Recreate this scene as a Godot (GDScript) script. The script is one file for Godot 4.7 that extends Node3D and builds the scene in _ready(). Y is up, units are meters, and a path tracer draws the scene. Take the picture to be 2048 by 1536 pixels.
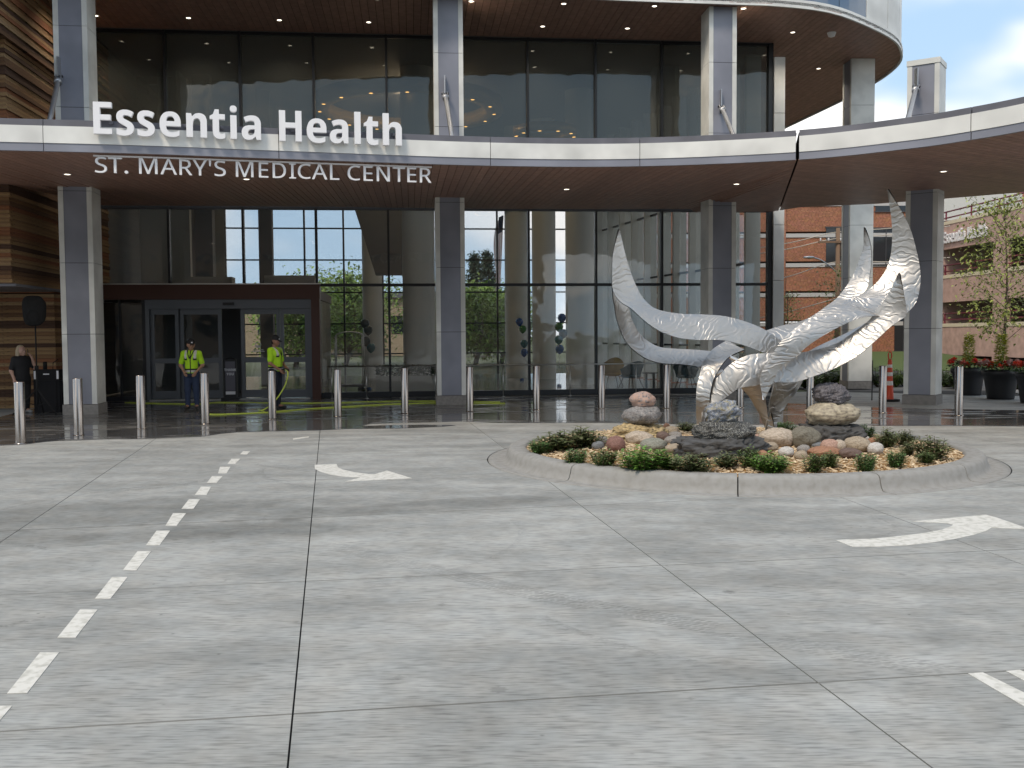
extends Node3D
# Hospital entrance court: y up, metres, the camera looks along -z.
const FA := 0.099669            # the facade is turned by this angle about y
var FB := Transform3D(Basis(Vector3.UP, FA), Vector3(-11.92, 0, -28.4))
var M := {}                     # materials
var MESH := {}                  # shared meshes
var taken := {}
var rng := RandomNumberGenerator.new()

func _ready():
	rng.seed = 7
	camera_and_sky()
	materials()
	ground()
	hospital()
	canopy()
	columns()
	brick_wing()
	lobby()
	island()
	sculpture()
	small_things()
	people()
	far_side()

func camera_and_sky():
	var c := Camera3D.new()
	c.name = "camera"
	c.position = Vector3(0, 1.8, 0)
	c.rotation = Vector3(-atan(0.049), 0, -0.007)
	c.fov = 2.0 * rad_to_deg(atan(768.0 / 2000.0))
	c.near = 0.1
	c.far = 2000.0
	add_child(c)
	c.current = true
	var e := Environment.new()
	e.background_mode = Environment.BG_SKY
	e.tonemap_mode = Environment.TONE_MAPPER_LINEAR
	e.tonemap_exposure = 1.85
	e.sdfgi_enabled = true
	e.ssao_enabled = true
	e.ssil_enabled = true
	var sky := Sky.new()
	var pm := PanoramaSkyMaterial.new()
	pm.panorama = sky_picture()
	sky.sky_material = pm
	e.sky = sky
	var we := WorldEnvironment.new()
	we.name = "world_environment"
	we.environment = e
	add_child(we)
	var sun := DirectionalLight3D.new()
	sun.name = "sun"
	sun.light_energy = 0.42
	sun.light_angular_distance = 12.0
	sun.light_color = Color(1.0, 0.94, 0.86)
	sun.shadow_enabled = true
	sun.rotation_degrees = Vector3(-52, -30, 0)
	add_child(sun)

func sky_picture() -> ImageTexture:
	# air and broken cloud, the same all the way round
	var n := FastNoiseLite.new()
	n.seed = 11
	n.frequency = 1.5
	n.fractal_octaves = 6
	n.fractal_gain = 0.55
	var w := 1024
	var h := 512
	var im := Image.create(w, h, false, Image.FORMAT_RGBF)
	for y in h:
		var up := (0.5 - (y + 0.5) / h) * PI
		var sy := sin(up)
		for x in w:
			var c := Vector3(0.46, 0.46, 0.46)
			if up > -0.02:
				var a := TAU * (x + 0.5) / w
				var k: float = clampf(sy, 0, 1)
				c = Vector3(0.36, 0.49, 0.60).lerp(Vector3(0.19, 0.30, 0.47), pow(k, 0.6))  # zenith and high cloud, out of view, darkened to favour upright faces
				var d := Vector3(cos(a) * cos(up), sy * 2.4, sin(a) * cos(up))
				var v := n.get_noise_3dv(d + Vector3(3.1, 0, 1.7))
				var cover := smoothstep(-0.16, 0.2, v + 0.06 * (1.0 - k))
				c = c.lerp(Vector3(0.80, 0.795, 0.78) * (0.94 + 0.35 * v) * (1.0 - 0.35 * k), cover)
			im.set_pixel(x, y, Color(c.x, c.y, c.z))
	return ImageTexture.create_from_image(im)

# ---------------------------------------------------------------- helpers
func lin(r: float, g: float, b: float) -> Color:
	return Color(r, g, b).linear_to_srgb()

func mk(key: String, c: Color, rough := 0.7, metal := 0.0) -> StandardMaterial3D:
	var m := StandardMaterial3D.new()
	m.resource_name = key
	m.albedo_color = c
	m.roughness = rough
	m.metallic = metal
	M[key] = m
	return m

func noise_image(size: int, freq: float, seed_: int, oct := 4, kind := FastNoiseLite.TYPE_SIMPLEX_SMOOTH) -> Image:
	var n := FastNoiseLite.new()
	n.noise_type = kind
	n.seed = seed_
	n.frequency = freq
	n.fractal_octaves = oct
	return n.get_seamless_image(size, size)

func ramp(im: Image, stops: Array, sx := 1, sy := 1) -> ImageTexture:
	# stops: [position, Color] ...; sx and sy squeeze the pattern along one axis
	var g := Gradient.new()
	var off := PackedFloat32Array()
	var col := PackedColorArray()
	for s in stops:
		off.append(s[0])
		col.append(s[1])
	g.offsets = off
	g.colors = col
	var lut := []
	for i in 256:
		lut.append(g.sample(i / 255.0))
	var w := im.get_width()
	im.convert(Image.FORMAT_L8)
	var src := im.get_data()
	var out := PackedByteArray()
	out.resize(w * w * 3)
	for y in w:
		for x in w:
			var c: Color = lut[src[((y * sy) % w) * w + (x * sx) % w]]
			var o := (y * w + x) * 3
			out[o] = c.r8
			out[o + 1] = c.g8
			out[o + 2] = c.b8
	return ImageTexture.create_from_image(Image.create_from_data(w, w, false, Image.FORMAT_RGB8, out))

func tri_tex(m: StandardMaterial3D, t: Texture2D, scale := 1.0, world := true):
	m.albedo_texture = t
	m.uv1_triplanar = true
	m.uv1_world_triplanar = world
	m.uv1_scale = Vector3.ONE * scale

func relief(m: StandardMaterial3D, t: Texture2D, cm: float):
	m.heightmap_enabled = true
	m.heightmap_texture = t
	m.heightmap_scale = cm

func begin(flat := true) -> SurfaceTool:
	var s := SurfaceTool.new()
	s.begin(Mesh.PRIMITIVE_TRIANGLES)
	s.set_smooth_group(-1 if flat else 0)
	return s

func quad(s: SurfaceTool, a: Vector3, b: Vector3, c: Vector3, d: Vector3):
	for p in [a, b, c, a, c, d]:
		s.add_vertex(p)

func box(s: SurfaceTool, c: Vector3, z: Vector3, b := Basis.IDENTITY):
	var h := z * 0.5
	var p := []
	for i in 8:
		p.append(c + b * Vector3(h.x * (1 if i & 1 else -1), h.y * (1 if i & 2 else -1), h.z * (1 if i & 4 else -1)))
	quad(s, p[4], p[6], p[7], p[5])
	quad(s, p[1], p[3], p[2], p[0])
	quad(s, p[0], p[2], p[6], p[4])
	quad(s, p[5], p[7], p[3], p[1])
	quad(s, p[6], p[2], p[3], p[7])
	quad(s, p[0], p[4], p[5], p[1])

func prism(s: SurfaceTool, poly: PackedVector2Array, y0: float, y1: float, at_y = null):
	# poly in x, z; at_y(x, z) adds to both heights
	if Geometry2D.is_polygon_clockwise(poly):
		poly.reverse()
	var t := Geometry2D.triangulate_polygon(poly)
	var n := poly.size()
	var f := func(p: Vector2, y: float) -> Vector3: return Vector3(p.x, y + (at_y.call(p.x, p.y) if at_y != null else 0.0), p.y)
	for i in range(0, t.size(), 3):
		var a := poly[t[i]]
		var b := poly[t[i + 1]]
		var c := poly[t[i + 2]]
		if (b - a).cross(c - a) < 0:
			var q := b
			b = c
			c = q
		for v in [f.call(a, y1), f.call(b, y1), f.call(c, y1), f.call(a, y0), f.call(c, y0), f.call(b, y0)]:
			s.set_uv(Vector2(v.x, v.z))
			s.set_uv2(Vector2(v.x, v.z))
			s.add_vertex(v)
	for i in n:
		var a := poly[i]
		var b := poly[(i + 1) % n]
		s.set_uv(a)
		s.set_uv2(a)
		quad(s, f.call(a, y0), f.call(b, y0), f.call(b, y1), f.call(a, y1))

func lathe(s: SurfaceTool, prof: Array, n := 24, c := Vector3.ZERO, b := Basis.IDENTITY):
	for i in n:
		var a0 := TAU * i / n
		var a1 := TAU * (i + 1) / n
		for k in prof.size() - 1:
			var p: Vector2 = prof[k]
			var q: Vector2 = prof[k + 1]
			var v := []
			for e in [[p, a0], [q, a0], [q, a1], [p, a1]]:
				v.append(c + b * Vector3(e[0].x * cos(e[1]), e[0].y, e[0].x * sin(e[1])))
			if p.x < 1e-5:
				for w in [v[0], v[1], v[2]]: s.add_vertex(w)
			elif q.x < 1e-5:
				for w in [v[0], v[1], v[3]]: s.add_vertex(w)
			else:
				quad(s, v[0], v[1], v[2], v[3])

func tube(s: SurfaceTool, pts: Array, r0: float, r1 := -1.0, n := 8):
	if r1 < 0: r1 = r0
	var rings := []
	var up := Vector3.UP
	for i in pts.size():
		var d: Vector3 = (pts[mini(i + 1, pts.size() - 1)] - pts[maxi(i - 1, 0)]).normalized()
		var x := d.cross(up if absf(d.dot(up)) < 0.95 else Vector3.RIGHT).normalized()
		var y := d.cross(x)
		var r := lerpf(r0, r1, float(i) / maxi(1, pts.size() - 1))
		var ring := []
		for k in n:
			ring.append(pts[i] + (x * cos(TAU * k / n) + y * sin(TAU * k / n)) * r)
		rings.append(ring)
	for i in rings.size() - 1:
		for k in n:
			var l := (k + 1) % n
			quad(s, rings[i][k], rings[i + 1][k], rings[i + 1][l], rings[i][l])
	for e in [0, rings.size() - 1]:
		for k in range(1, n - 1):
			for w in ([rings[e][0], rings[e][k], rings[e][k + 1]] if e == 0 else [rings[e][0], rings[e][k + 1], rings[e][k]]):
				s.add_vertex(w)

func curve(pts: Array, n: int) -> Array:
	# Catmull-Rom through the points, n samples in all, even along the length
	var c := Curve3D.new()
	c.bake_interval = 0.02
	for i in pts.size():
		var t: Vector3 = (pts[mini(i + 1, pts.size() - 1)] - pts[maxi(i - 1, 0)]) / 6.0
		c.add_point(pts[i], -t, t)
	var out := []
	for i in n:
		out.append(c.sample_baked(c.get_baked_length() * i / (n - 1.0), true))
	return out

func v3s(a: Array) -> Array:
	var out := []
	for i in range(0, a.size(), 3): out.append(Vector3(a[i], a[i + 1], a[i + 2]))
	return out

func numbered(n: String) -> String:
	if not taken.has(n):
		taken[n] = 0
		return n
	taken[n] += 1
	return "%s_%03d" % [n, taken[n]]

func tag(o: Node, label: String, category := "", group := "", kind := ""):
	if label: o.set_meta("label", label)
	if category: o.set_meta("category", category)
	if group: o.set_meta("group", group)
	if kind: o.set_meta("kind", kind)

func thing(called: String, label: String, category: String, at := Vector3.ZERO, turn := 0.0, group := "") -> Node3D:
	var o := Node3D.new()
	o.name = numbered(called)
	add_child(o)
	o.position = at
	o.rotation.y = turn
	tag(o, label, category, group)
	return o

func setting(called: String) -> Node3D:
	var o := Node3D.new()
	o.name = numbered(called)
	add_child(o)
	o.set_meta("kind", "structure")
	return o

func part(called: String, s, m: Material, parent: Node) -> MeshInstance3D:
	var o := MeshInstance3D.new()
	o.name = called if parent != self else numbered(called)
	if s is SurfaceTool:
		s.generate_normals()
		o.mesh = s.commit()
	else:
		o.mesh = s
	o.material_override = m
	parent.add_child(o, true)
	return o

func pbox(called: String, parent: Node, m: Material, c: Vector3, size: Vector3, turn := 0.0) -> MeshInstance3D:
	if not MESH.has("cube"):
		var s := begin()
		box(s, Vector3.ZERO, Vector3.ONE)
		s.generate_normals()
		MESH.cube = s.commit()
	var o := part(called, MESH.cube, m, parent)
	o.transform = Transform3D(Basis(Vector3.UP, turn) * Basis.from_scale(size), c)
	return o

func copy_of(o: Node3D, label: String, at: Vector3, turn := 0.0, scale_ := Vector3.ONE) -> Node3D:
	var c: Node3D = o.duplicate()
	c.name = numbered(o.name.rstrip("0123456789").trim_suffix("_"))
	add_child(c)
	c.transform = Transform3D(Basis(Vector3.UP, turn) * Basis.from_scale(scale_), at)
	if label: c.set_meta("label", label)
	return c

# letters of one line of text, each a part; place(x) gives the Transform3D at that distance along the line
func lettering(parent: Node, text: String, size: float, depth: float, bold: bool, m: Material, place: Callable, total := 0.0, called := "letter"):
	var font := SystemFont.new()
	font.font_names = PackedStringArray(["Droid Sans"])
	font.font_weight = 700 if bold else 400
	var fs := 64
	var px := size / (fs * 0.714)
	var k := 1.0
	if total > 0.0:
		k = total / (font.get_string_size(text, HORIZONTAL_ALIGNMENT_LEFT, -1, fs).x * px)
	for i in text.length():
		var ch := text[i]
		if ch == " ": continue
		var x := font.get_string_size(text.substr(0, i + 1), HORIZONTAL_ALIGNMENT_LEFT, -1, fs).x - font.get_string_size(ch, HORIZONTAL_ALIGNMENT_LEFT, -1, fs).x
		var w := font.get_string_size(ch, HORIZONTAL_ALIGNMENT_LEFT, -1, fs).x
		var t := TextMesh.new()
		t.font = font
		t.font_size = fs
		t.text = ch
		t.pixel_size = px
		t.depth = depth
		t.curve_step = 1.0
		t.horizontal_alignment = HORIZONTAL_ALIGNMENT_CENTER
		t.vertical_alignment = VERTICAL_ALIGNMENT_BOTTOM
		var o := part(called, t, m, parent)
		var tr: Transform3D = place.call((x + w * 0.5) * px * k)
		# the baseline sits on the line: lift the mesh by the descent that the bottom alignment leaves
		o.transform = tr * Transform3D(Basis.from_scale(Vector3(k, 1, 1)), Vector3(0, -font.get_descent(fs) * px, 0))

# ---------------------------------------------------------------- materials
func materials():
	var fine := noise_image(512, 0.02, 3, 5)
	var grain := ramp(fine.duplicate(), [[0.0, Color(0.82, 0.82, 0.82)], [1.0, Color(1, 1, 1)]])
	M.grain_tex = grain
	var soft := ramp(noise_image(512, 0.006, 9, 4), [[0.2, Color(0.86, 0.86, 0.86)], [0.8, Color(1, 1, 1)]])
	var m: StandardMaterial3D
	m = mk("white_panel", lin(0.78, 0.78, 0.75), 0.45)
	tri_tex(m, soft, 0.21)
	m = mk("grey_panel", lin(0.25, 0.26, 0.31), 0.42)
	tri_tex(m, soft, 0.17)
	m = mk("light_panel", lin(0.76, 0.76, 0.72), 0.5)
	tri_tex(m, soft, 0.25)
	m = mk("coping", lin(0.15, 0.15, 0.175), 0.45)
	tri_tex(m, soft, 0.31)
	mk("black_metal", lin(0.012, 0.013, 0.016), 0.4)
	mk("joint_dark", lin(0.01, 0.01, 0.01), 0.9)
	m = mk("plinth", lin(0.27, 0.255, 0.24), 0.8)
	tri_tex(m, grain, 0.9)
	mk("bronze", lin(0.075, 0.032, 0.022), 0.4, 0.3)
	mk("door_frame", lin(0.13, 0.14, 0.155), 0.35, 0.5)
	mk("steel_edge", lin(0.6, 0.6, 0.58), 0.3, 1.0)
	var planks := []
	for k in 4:
		m = mk("plank_tone_%d" % k, lin(0.37 + 0.02 * k, 0.215 + 0.011 * k, 0.165 + 0.008 * k), 0.5)
		tri_tex(m, grain, 0.35)
	m = mk("galvanised", lin(0.5, 0.51, 0.53), 0.45, 0.9)
	tri_tex(m, grain, 3.0)
	m = mk("brushed_post", lin(0.36, 0.325, 0.30), 0.22, 1.0)
	var streak := ramp(noise_image(256, 0.05, 21, 3), [[0.2, Color(0.8, 0.8, 0.8)], [0.8, Color(1, 1, 1)]])
	mk("sign_white", lin(0.78, 0.78, 0.80), 0.5)
	var g := mk("clear_pane", Color(0.80, 0.88, 0.85, 0.22), 0.02)
	g.transparency = BaseMaterial3D.TRANSPARENCY_ALPHA
	g.albedo_color = Color(0.16, 0.20, 0.18, 0.10)
	g = mk("upper_pane", Color(0.36, 0.37, 0.35, 0.3), 0.02, 0.3)
	g.transparency = BaseMaterial3D.TRANSPARENCY_ALPHA
	g = mk("dark_pane", Color(0.03, 0.04, 0.045, 0.4), 0.03)
	g.transparency = BaseMaterial3D.TRANSPARENCY_ALPHA
	g = mk("rear_pane", Color(0.5, 0.58, 0.56, 0.05), 0.02)
	g.transparency = BaseMaterial3D.TRANSPARENCY_ALPHA
	var wave := ramp(noise_image(256, 0.012, 33, 2), [[0.0, Color(0, 0, 0)], [1.0, Color(1, 1, 1)]])
	for k in ["clear_pane", "upper_pane", "dark_pane"]:
		M[k].uv1_triplanar = true
		M[k].uv1_world_triplanar = true
		M[k].uv1_scale = Vector3.ONE * 0.4
		relief(M[k], wave, 0.25)
	m = mk("curved_glass", lin(0.12, 0.17, 0.24), 0.05, 0.3)
	m = mk("lamp_glow", Color(1, 0.97, 0.9), 0.5)
	m.emission_enabled = true
	m.emission = Color(1.0, 0.95, 0.86)
	m.emission_energy_multiplier = 2.2
	m = mk("warm_glow", Color(1, 0.9, 0.6), 0.5)
	m.emission_enabled = true
	m.emission = Color(1.0, 0.78, 0.42)
	m.emission_energy_multiplier = 3.0
	mk("paint_white", lin(0.62, 0.61, 0.57), 0.75)
	tri_tex(M.paint_white, ramp(noise_image(512, 0.03, 31, 5), [[0.0, Color(0.82, 0.82, 0.81)], [0.3, Color(0.92, 0.92, 0.91)], [0.55, Color(1, 1, 1)]]), 0.7)
	concrete()

# cast concrete: broom streaks, damp patches, tyre prints and stains, laid out over the whole court
func concrete():
	var w := 2048
	var ext := 30.0             # metres covered: x from -15 to 15, z from -30 to 0
	var a := FastNoiseLite.new()
	a.seed = 4
	a.frequency = 0.012
	a.fractal_octaves = 5
	var b := FastNoiseLite.new()
	b.seed = 17
	b.frequency = 0.035
	b.fractal_octaves = 4
	var blot := a.get_image(w, w).get_data()
	var cloudy := b.get_image(w, w).get_data()
	var c := FastNoiseLite.new()
	c.seed = 40
	c.frequency = 0.16
	c.fractal_octaves = 3
	var spk := c.get_image(w, w).get_data()
	var d := FastNoiseLite.new()
	d.seed = 77
	d.frequency = 0.02
	d.fractal_octaves = 4
	var sim := d.get_image(512, 2048)
	sim.resize(2048, 2048, Image.INTERPOLATE_BILINEAR)
	sim.convert(Image.FORMAT_L8)
	var streak := sim.get_data()
	# damp patches left by the hosing: centre x, z, half length, half width, turn, strength
	var damp := [[-4.0, -10.3, 2.1, 1.0, -0.18, 0.12], [-2.6, -9.2, 1.5, 0.5, -0.2, 0.13], [-0.9, -10.5, 2.4, 0.42, -0.33, 0.11], [-4.6, -8.9, 1.2, 0.5, 0.0, 0.08], [-2.2, -13.0, 2.6, 0.5, -0.1, 0.03], [-5.9, -14.5, 1.2, 1.6, 0.2, 0.035]]
	# tyre prints, as lines on the ground
	var tyre := [[Vector2(-1.632,-8.599),Vector2(-0.686,-7.693),Vector2(0.081,-6.917),Vector2(0.725,-6.431),Vector2(1.280,-5.977),Vector2(1.768,-5.600),Vector2(2.307,-5.210)], [Vector2(-0.563,-7.606),Vector2(-0.024,-6.988),Vector2(0.570,-6.518),Vector2(1.204,-6.051)]]
	var out := PackedByteArray()
	out.resize(w * w * 3)
	for y in w:
		var z := -ext + ext * y / w
		for x in w:
			var i := y * w + x
			var v := 0.625 + (blot[i] - 128) * 0.0004 + (cloudy[i] - 128) * 0.00022 + (streak[i] - 128) * 0.00052 + (spk[i] - 128) * 0.00022
			var wx := -ext * 0.5 + ext * x / w
			if wx > -9.0 and wx < 3.0 and z < -6.0 and z > -18.0:
				var rag := (blot[i] - 128) * 0.006 + (streak[i] - 128) * 0.004
				for p in damp:
					var dx: float = wx - p[0]
					var dz: float = z - p[1]
					var u: float = (dx * cos(p[4]) + dz * sin(p[4])) / p[2]
					var t: float = (-dx * sin(p[4]) + dz * cos(p[4])) / p[3]
					var q := 1.0 - u * u - t * t + rag
					if q > 0.0:
						v -= p[5] * minf(q * 1.3, 1.0)
			var tint := (cloudy[(i + 70000) % (w * w)] - 128) * 0.00006
			var o := i * 3
			out[o] = clampi(int((v + tint) * 255), 0, 255)
			out[o + 1] = clampi(int((v + 0.004) * 255), 0, 255)
			out[o + 2] = clampi(int((v - 0.008 - tint) * 255), 0, 255)
	# scuffs of turning tyres, drips and pits
	var sr := RandomNumberGenerator.new()
	sr.seed = 88
	for k in 26:
		var cx := sr.randf_range(-8.0, 7.0)
		var cz := sr.randf_range(-17.0, -3.0)
		var rad := sr.randf_range(0.7, 3.2)
		var a0 := sr.randf() * TAU
		var aw := sr.randf_range(0.5, 1.5)
		var dark := sr.randf_range(0.90, 0.965)
		for t in int(aw * rad / 0.008):
			var an := a0 + aw * t / (aw * rad / 0.008)
			for q in sr.randi_range(2, 6):
				var rr := rad + q * 0.017
				var xx := int((cx + cos(an) * rr + ext * 0.5) / ext * w)
				var zz := int((cz + sin(an) * rr + ext) / ext * w)
				if xx >= 0 and xx < w and zz >= 0 and zz < w and spk[zz * w + xx] > 118:
					var o := (zz * w + xx) * 3
					for ch in 3: out[o + ch] = int(out[o + ch] * dark)
	for k in 900:
		var px := sr.randi_range(4, w - 5)
		var pz := sr.randi_range(w / 3, w - 5)
		var f := sr.randf_range(0.62, 0.9)
		var rd := 0 if sr.randf() < 0.8 else sr.randi_range(1, 3)
		for dz in range(-rd, rd + 1):
			for dx in range(-rd, rd + 1):
				if dx * dx + dz * dz <= rd * rd:
					var o := ((pz + dz) * w + px + dx) * 3
					for ch in 3: out[o + ch] = int(out[o + ch] * (f if rd == 0 else f * 0.3 + 0.68))
	# tread blocks of the tyre prints
	for line in tyre:
		for k in line.size() - 1:
			var p: Vector2 = line[k]
			var q: Vector2 = line[k + 1]
			var dir := (q - p).normalized()
			var nor := Vector2(-dir.y, dir.x)
			var n := int(p.distance_to(q) / 0.045)
			for j in n:
				var at := p + dir * (j * 0.045)
				for s in [-3, -2, -1, 0, 1, 2, 3]:
					var bp: Vector2 = at + nor * (s * 0.036) + dir * (0.02 * absf(s) + 0.01 * (s % 2))
					var ix := int((bp.x + ext * 0.5) / ext * w)
					var iz := int((bp.y + ext) / ext * w)
					for dd in [Vector2i(0, 0), Vector2i(1, 0)]:
						var xx: int = ix + dd.x
						var zz: int = iz + dd.y
						if xx >= 0 and xx < w and zz >= 0 and zz < w and blot[zz * w + xx] > 95:
							var o := (zz * w + xx) * 3
							for ch in 3: out[o + ch] = int(out[o + ch] * 0.89)
	var tex := ImageTexture.create_from_image(Image.create_from_data(w, w, false, Image.FORMAT_RGB8, out))
	# fine broom marks that run from side to side
	var fi := FastNoiseLite.new()
	fi.seed = 5
	fi.frequency = 0.06
	fi.fractal_octaves = 4
	var fim := fi.get_seamless_image(128, 1024)
	fim.resize(1024, 1024, Image.INTERPOLATE_BILINEAR)
	var broom := ramp(fim, [[0.12, Color(0.77, 0.77, 0.77)], [0.3, Color(0.89, 0.89, 0.89)], [0.5, Color(0.96, 0.96, 0.96)], [0.9, Color(1, 1, 1)]])
	var m := mk("concrete", Color(1.0, 1.0, 1.0), 0.78)
	m.albedo_texture = tex
	m.uv1_scale = Vector3(1.0 / ext, 1.0 / ext, 1)
	m.uv1_offset = Vector3(0.5, 1.0, 0)
	m.detail_enabled = true
	m.detail_blend_mode = BaseMaterial3D.BLEND_MODE_MUL
	m.detail_uv_layer = BaseMaterial3D.DETAIL_UV_2
	m.detail_albedo = broom
	m.uv2_scale = Vector3(0.62, 0.62, 1)
	# the same concrete, soaked: darker and with a film of water on it
	m = mk("wet_concrete", lin(0.15, 0.15, 0.15), 0.2)
	tri_tex(m, ramp(noise_image(512, 0.012, 61, 5), [[0.1, Color(0.7, 0.7, 0.7)], [0.9, Color(1, 1, 1)]]), 0.13)
	var wet := ramp(noise_image(512, 0.009, 62, 4), [[0.3, Color(0.1, 0.1, 0.1)], [0.55, Color(0.35, 0.35, 0.35)], [0.75, Color(1, 1, 1)]], 1, 3)
	m.roughness = 0.36
	m.roughness_texture = wet
	m = mk("puddle_water", lin(0.09, 0.09, 0.09), 0.03)
	relief(m, ramp(noise_image(512, 0.02, 63, 2), [[0.0, Color(0, 0, 0)], [1.0, Color(1, 1, 1)]], 1, 3), 0.12)
	m.uv1_triplanar = true
	m.uv1_world_triplanar = true
	m.uv1_scale = Vector3.ONE * 0.5
	m = mk("kerb_concrete", lin(0.30, 0.295, 0.285), 0.85)
	tri_tex(m, ramp(noise_image(512, 0.03, 65, 6), [[0.1, Color(0.87, 0.86, 0.84)], [0.5, Color(0.96, 0.96, 0.95)], [0.9, Color(1, 1, 1)]]), 0.5)

# ---------------------------------------------------------------- ground
func clipped(polys: Array, cut: PackedVector2Array) -> Array:
	var out := []
	for p in polys:
		for q in Geometry2D.clip_polygons(p, cut):
			if q.size() > 2 and not Geometry2D.is_polygon_clockwise(q): out.append(q)
			elif q.size() > 2: out.append(q)
	return out

func circle(c: Vector2, r: float, n := 72) -> PackedVector2Array:
	var p := PackedVector2Array()
	for i in n: p.append(c + Vector2(cos(TAU * i / n), sin(TAU * i / n)) * r)
	return p

func ground():
	# open country round the court
	var s := begin()
	var far := PackedVector2Array([Vector2(-700, -900), Vector2(700, -900), Vector2(700, 700), Vector2(-700, 700)])
	prism(s, far, -0.3, -0.06)
	var m := mk("earth", lin(0.10, 0.12, 0.06), 0.95)
	tri_tex(m, M.grain_tex, 0.1)
	var o := part("ground", s, m, self)
	tag(o, "", "", "", "structure")
	# driveway: slabs between sawn joints over a dark bed
	var drive := setting("driveway")
	s = begin()
	prism(s, PackedVector2Array([Vector2(-40, 30), Vector2(40, 30), Vector2(40, -31), Vector2(-40, -31)]), -0.05, -0.022)
	part("joint_bed", s, M.joint_dark, drive)
	var area := PackedVector2Array([Vector2(-14.8, 2.5), Vector2(14.8, 2.5), Vector2(14.8, -27.5), Vector2(9.5, -30.6), Vector2(-14.8, -27.9)])
	var polys := [area]
	var joints := []
	for l in [[Vector2(-3.662,-18.974), Vector2(-0.949,-4.094)], [Vector2(0.455,-12.123), Vector2(1.727,-4.051)], [Vector2(-6.222,-17.102), Vector2(-4.535,-8.760)], [Vector2(3.584,-10.963), Vector2(3.940,-7.636)]]:
		joints.append(l)
	var v: Vector2 = (joints[0][1] - joints[0][0]).normalized()
	var side := Vector2(-v.y, v.x)
	for k in [-2, -3, -4, -5]: joints.append([joints[0][0] - side * (2.72 * (k + 0.0)), joints[0][1] - side * (2.72 * (k + 0.0))])
	for k in [3, 4, 5, 6]: joints.append([joints[0][0] - side * (2.72 * k), joints[0][1] - side * (2.72 * k)])
	for l in [[Vector2(-2.360,-4.504), Vector2(2.715,-5.241)], [Vector2(-3.609,-6.949), Vector2(4.231,-8.204)], [Vector2(-2.020,-9.876), Vector2(1.467,-10.622)]]: joints.append(l)
	var hv := Vector2(1, -0.19).normalized()
	for k in 8: 
		var p0 := Vector2(-2.0, -12.6 - 2.7 * k)
		joints.append([p0, p0 + hv])
	for k in 2:
		var p0 := Vector2(-1.0, -2.0 + 2.7 * k)
		joints.append([p0, p0 + Vector2(1, -0.14)])
	for j in joints:
		var d: Vector2 = (j[1] - j[0]).normalized()
		var nn := Vector2(-d.y, d.x) * (0.009 if absf(d.x) > absf(d.y) else 0.0048)
		var a: Vector2 = j[0] - d * 90.0
		var b: Vector2 = j[1] + d * 90.0
		polys = clipped(polys, PackedVector2Array([a + nn, b + nn, b - nn, a - nn]))
	polys = clipped(polys, circle(ISLE, ISLE_R + 0.012, 120))
	var tones := []
	for k in 4:
		var cm2: StandardMaterial3D = M.concrete.duplicate()
		cm2.albedo_color = Color(1, 1, 1) * (0.965 + 0.012 * k)
		cm2.albedo_color.a = 1.0
		tones.append(cm2)
	for p in polys:
		var area2 := 0.0
		for i in p.size(): area2 += p[i].cross(p[(i + 1) % p.size()])
		if absf(area2) < 0.02: continue
		s = begin()
		prism(s, p, -0.02, 0.0)
		part("slab", s, tones[rng.randi_range(0, 3)], drive)
	# the court goes on beyond the part with sawn joints in view
	s = begin()
	for r in [[-40, 40, 2.52, 30], [-40, -14.82, -31, 2.5], [14.82, 40, -31, 2.5]]:
		prism(s, PackedVector2Array([Vector2(r[0], r[2]), Vector2(r[1], r[2]), Vector2(r[1], r[3]), Vector2(r[0], r[3])]), -0.02, -0.001)
	var cm: StandardMaterial3D = mk("plain_concrete", lin(0.29, 0.29, 0.285), 0.8)
	tri_tex(cm, M.grain_tex, 0.2)
	part("outer_slab", s, cm, drive)
	# paint
	var dashes := [[Vector2(-2.559,-4.817),Vector2(-2.460,-4.815),Vector2(-2.400,-4.493),Vector2(-2.492,-4.495)], [Vector2(-2.714,-5.645),Vector2(-2.604,-5.643),Vector2(-2.472,-4.993),Vector2(-2.571,-4.988)], [Vector2(-2.873,-6.546),Vector2(-2.756,-6.543),Vector2(-2.633,-5.927),Vector2(-2.743,-5.930)], [Vector2(-3.018,-7.439),Vector2(-2.900,-7.436),Vector2(-2.781,-6.820),Vector2(-2.889,-6.823)], [Vector2(-3.165,-8.348),Vector2(-3.050,-8.344),Vector2(-2.916,-7.660),Vector2(-3.022,-7.663)], [Vector2(-3.320,-9.236),Vector2(-3.193,-9.232),Vector2(-3.063,-8.585),Vector2(-3.182,-8.589)], [Vector2(-3.478,-10.156),Vector2(-3.343,-10.151),Vector2(-3.214,-9.476),Vector2(-3.321,-9.480)], [Vector2(-3.597,-11.033),Vector2(-3.473,-11.028),Vector2(-3.351,-10.416),Vector2(-3.478,-10.421)], [Vector2(-3.750,-11.955),Vector2(-3.628,-11.949),Vector2(-3.496,-11.342),Vector2(-3.630,-11.348)], [Vector2(-3.887,-12.855),Vector2(-3.749,-12.849),Vector2(-3.658,-12.276),Vector2(-3.777,-12.282)], [Vector2(-4.057,-13.796),Vector2(-3.910,-13.788),Vector2(-3.778,-13.130),Vector2(-3.891,-13.136)], [Vector2(-4.150,-14.697),Vector2(-4.022,-14.690),Vector2(-3.930,-14.112),Vector2(-4.045,-14.118)], [Vector2(-4.237,-15.654),Vector2(-4.125,-15.647),Vector2(-4.067,-15.249),Vector2(-4.176,-15.255)], [Vector2(-3.877,-17.607),Vector2(-3.662,-17.941),Vector2(-3.626,-17.763),Vector2(-3.821,-17.351)]]
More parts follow.
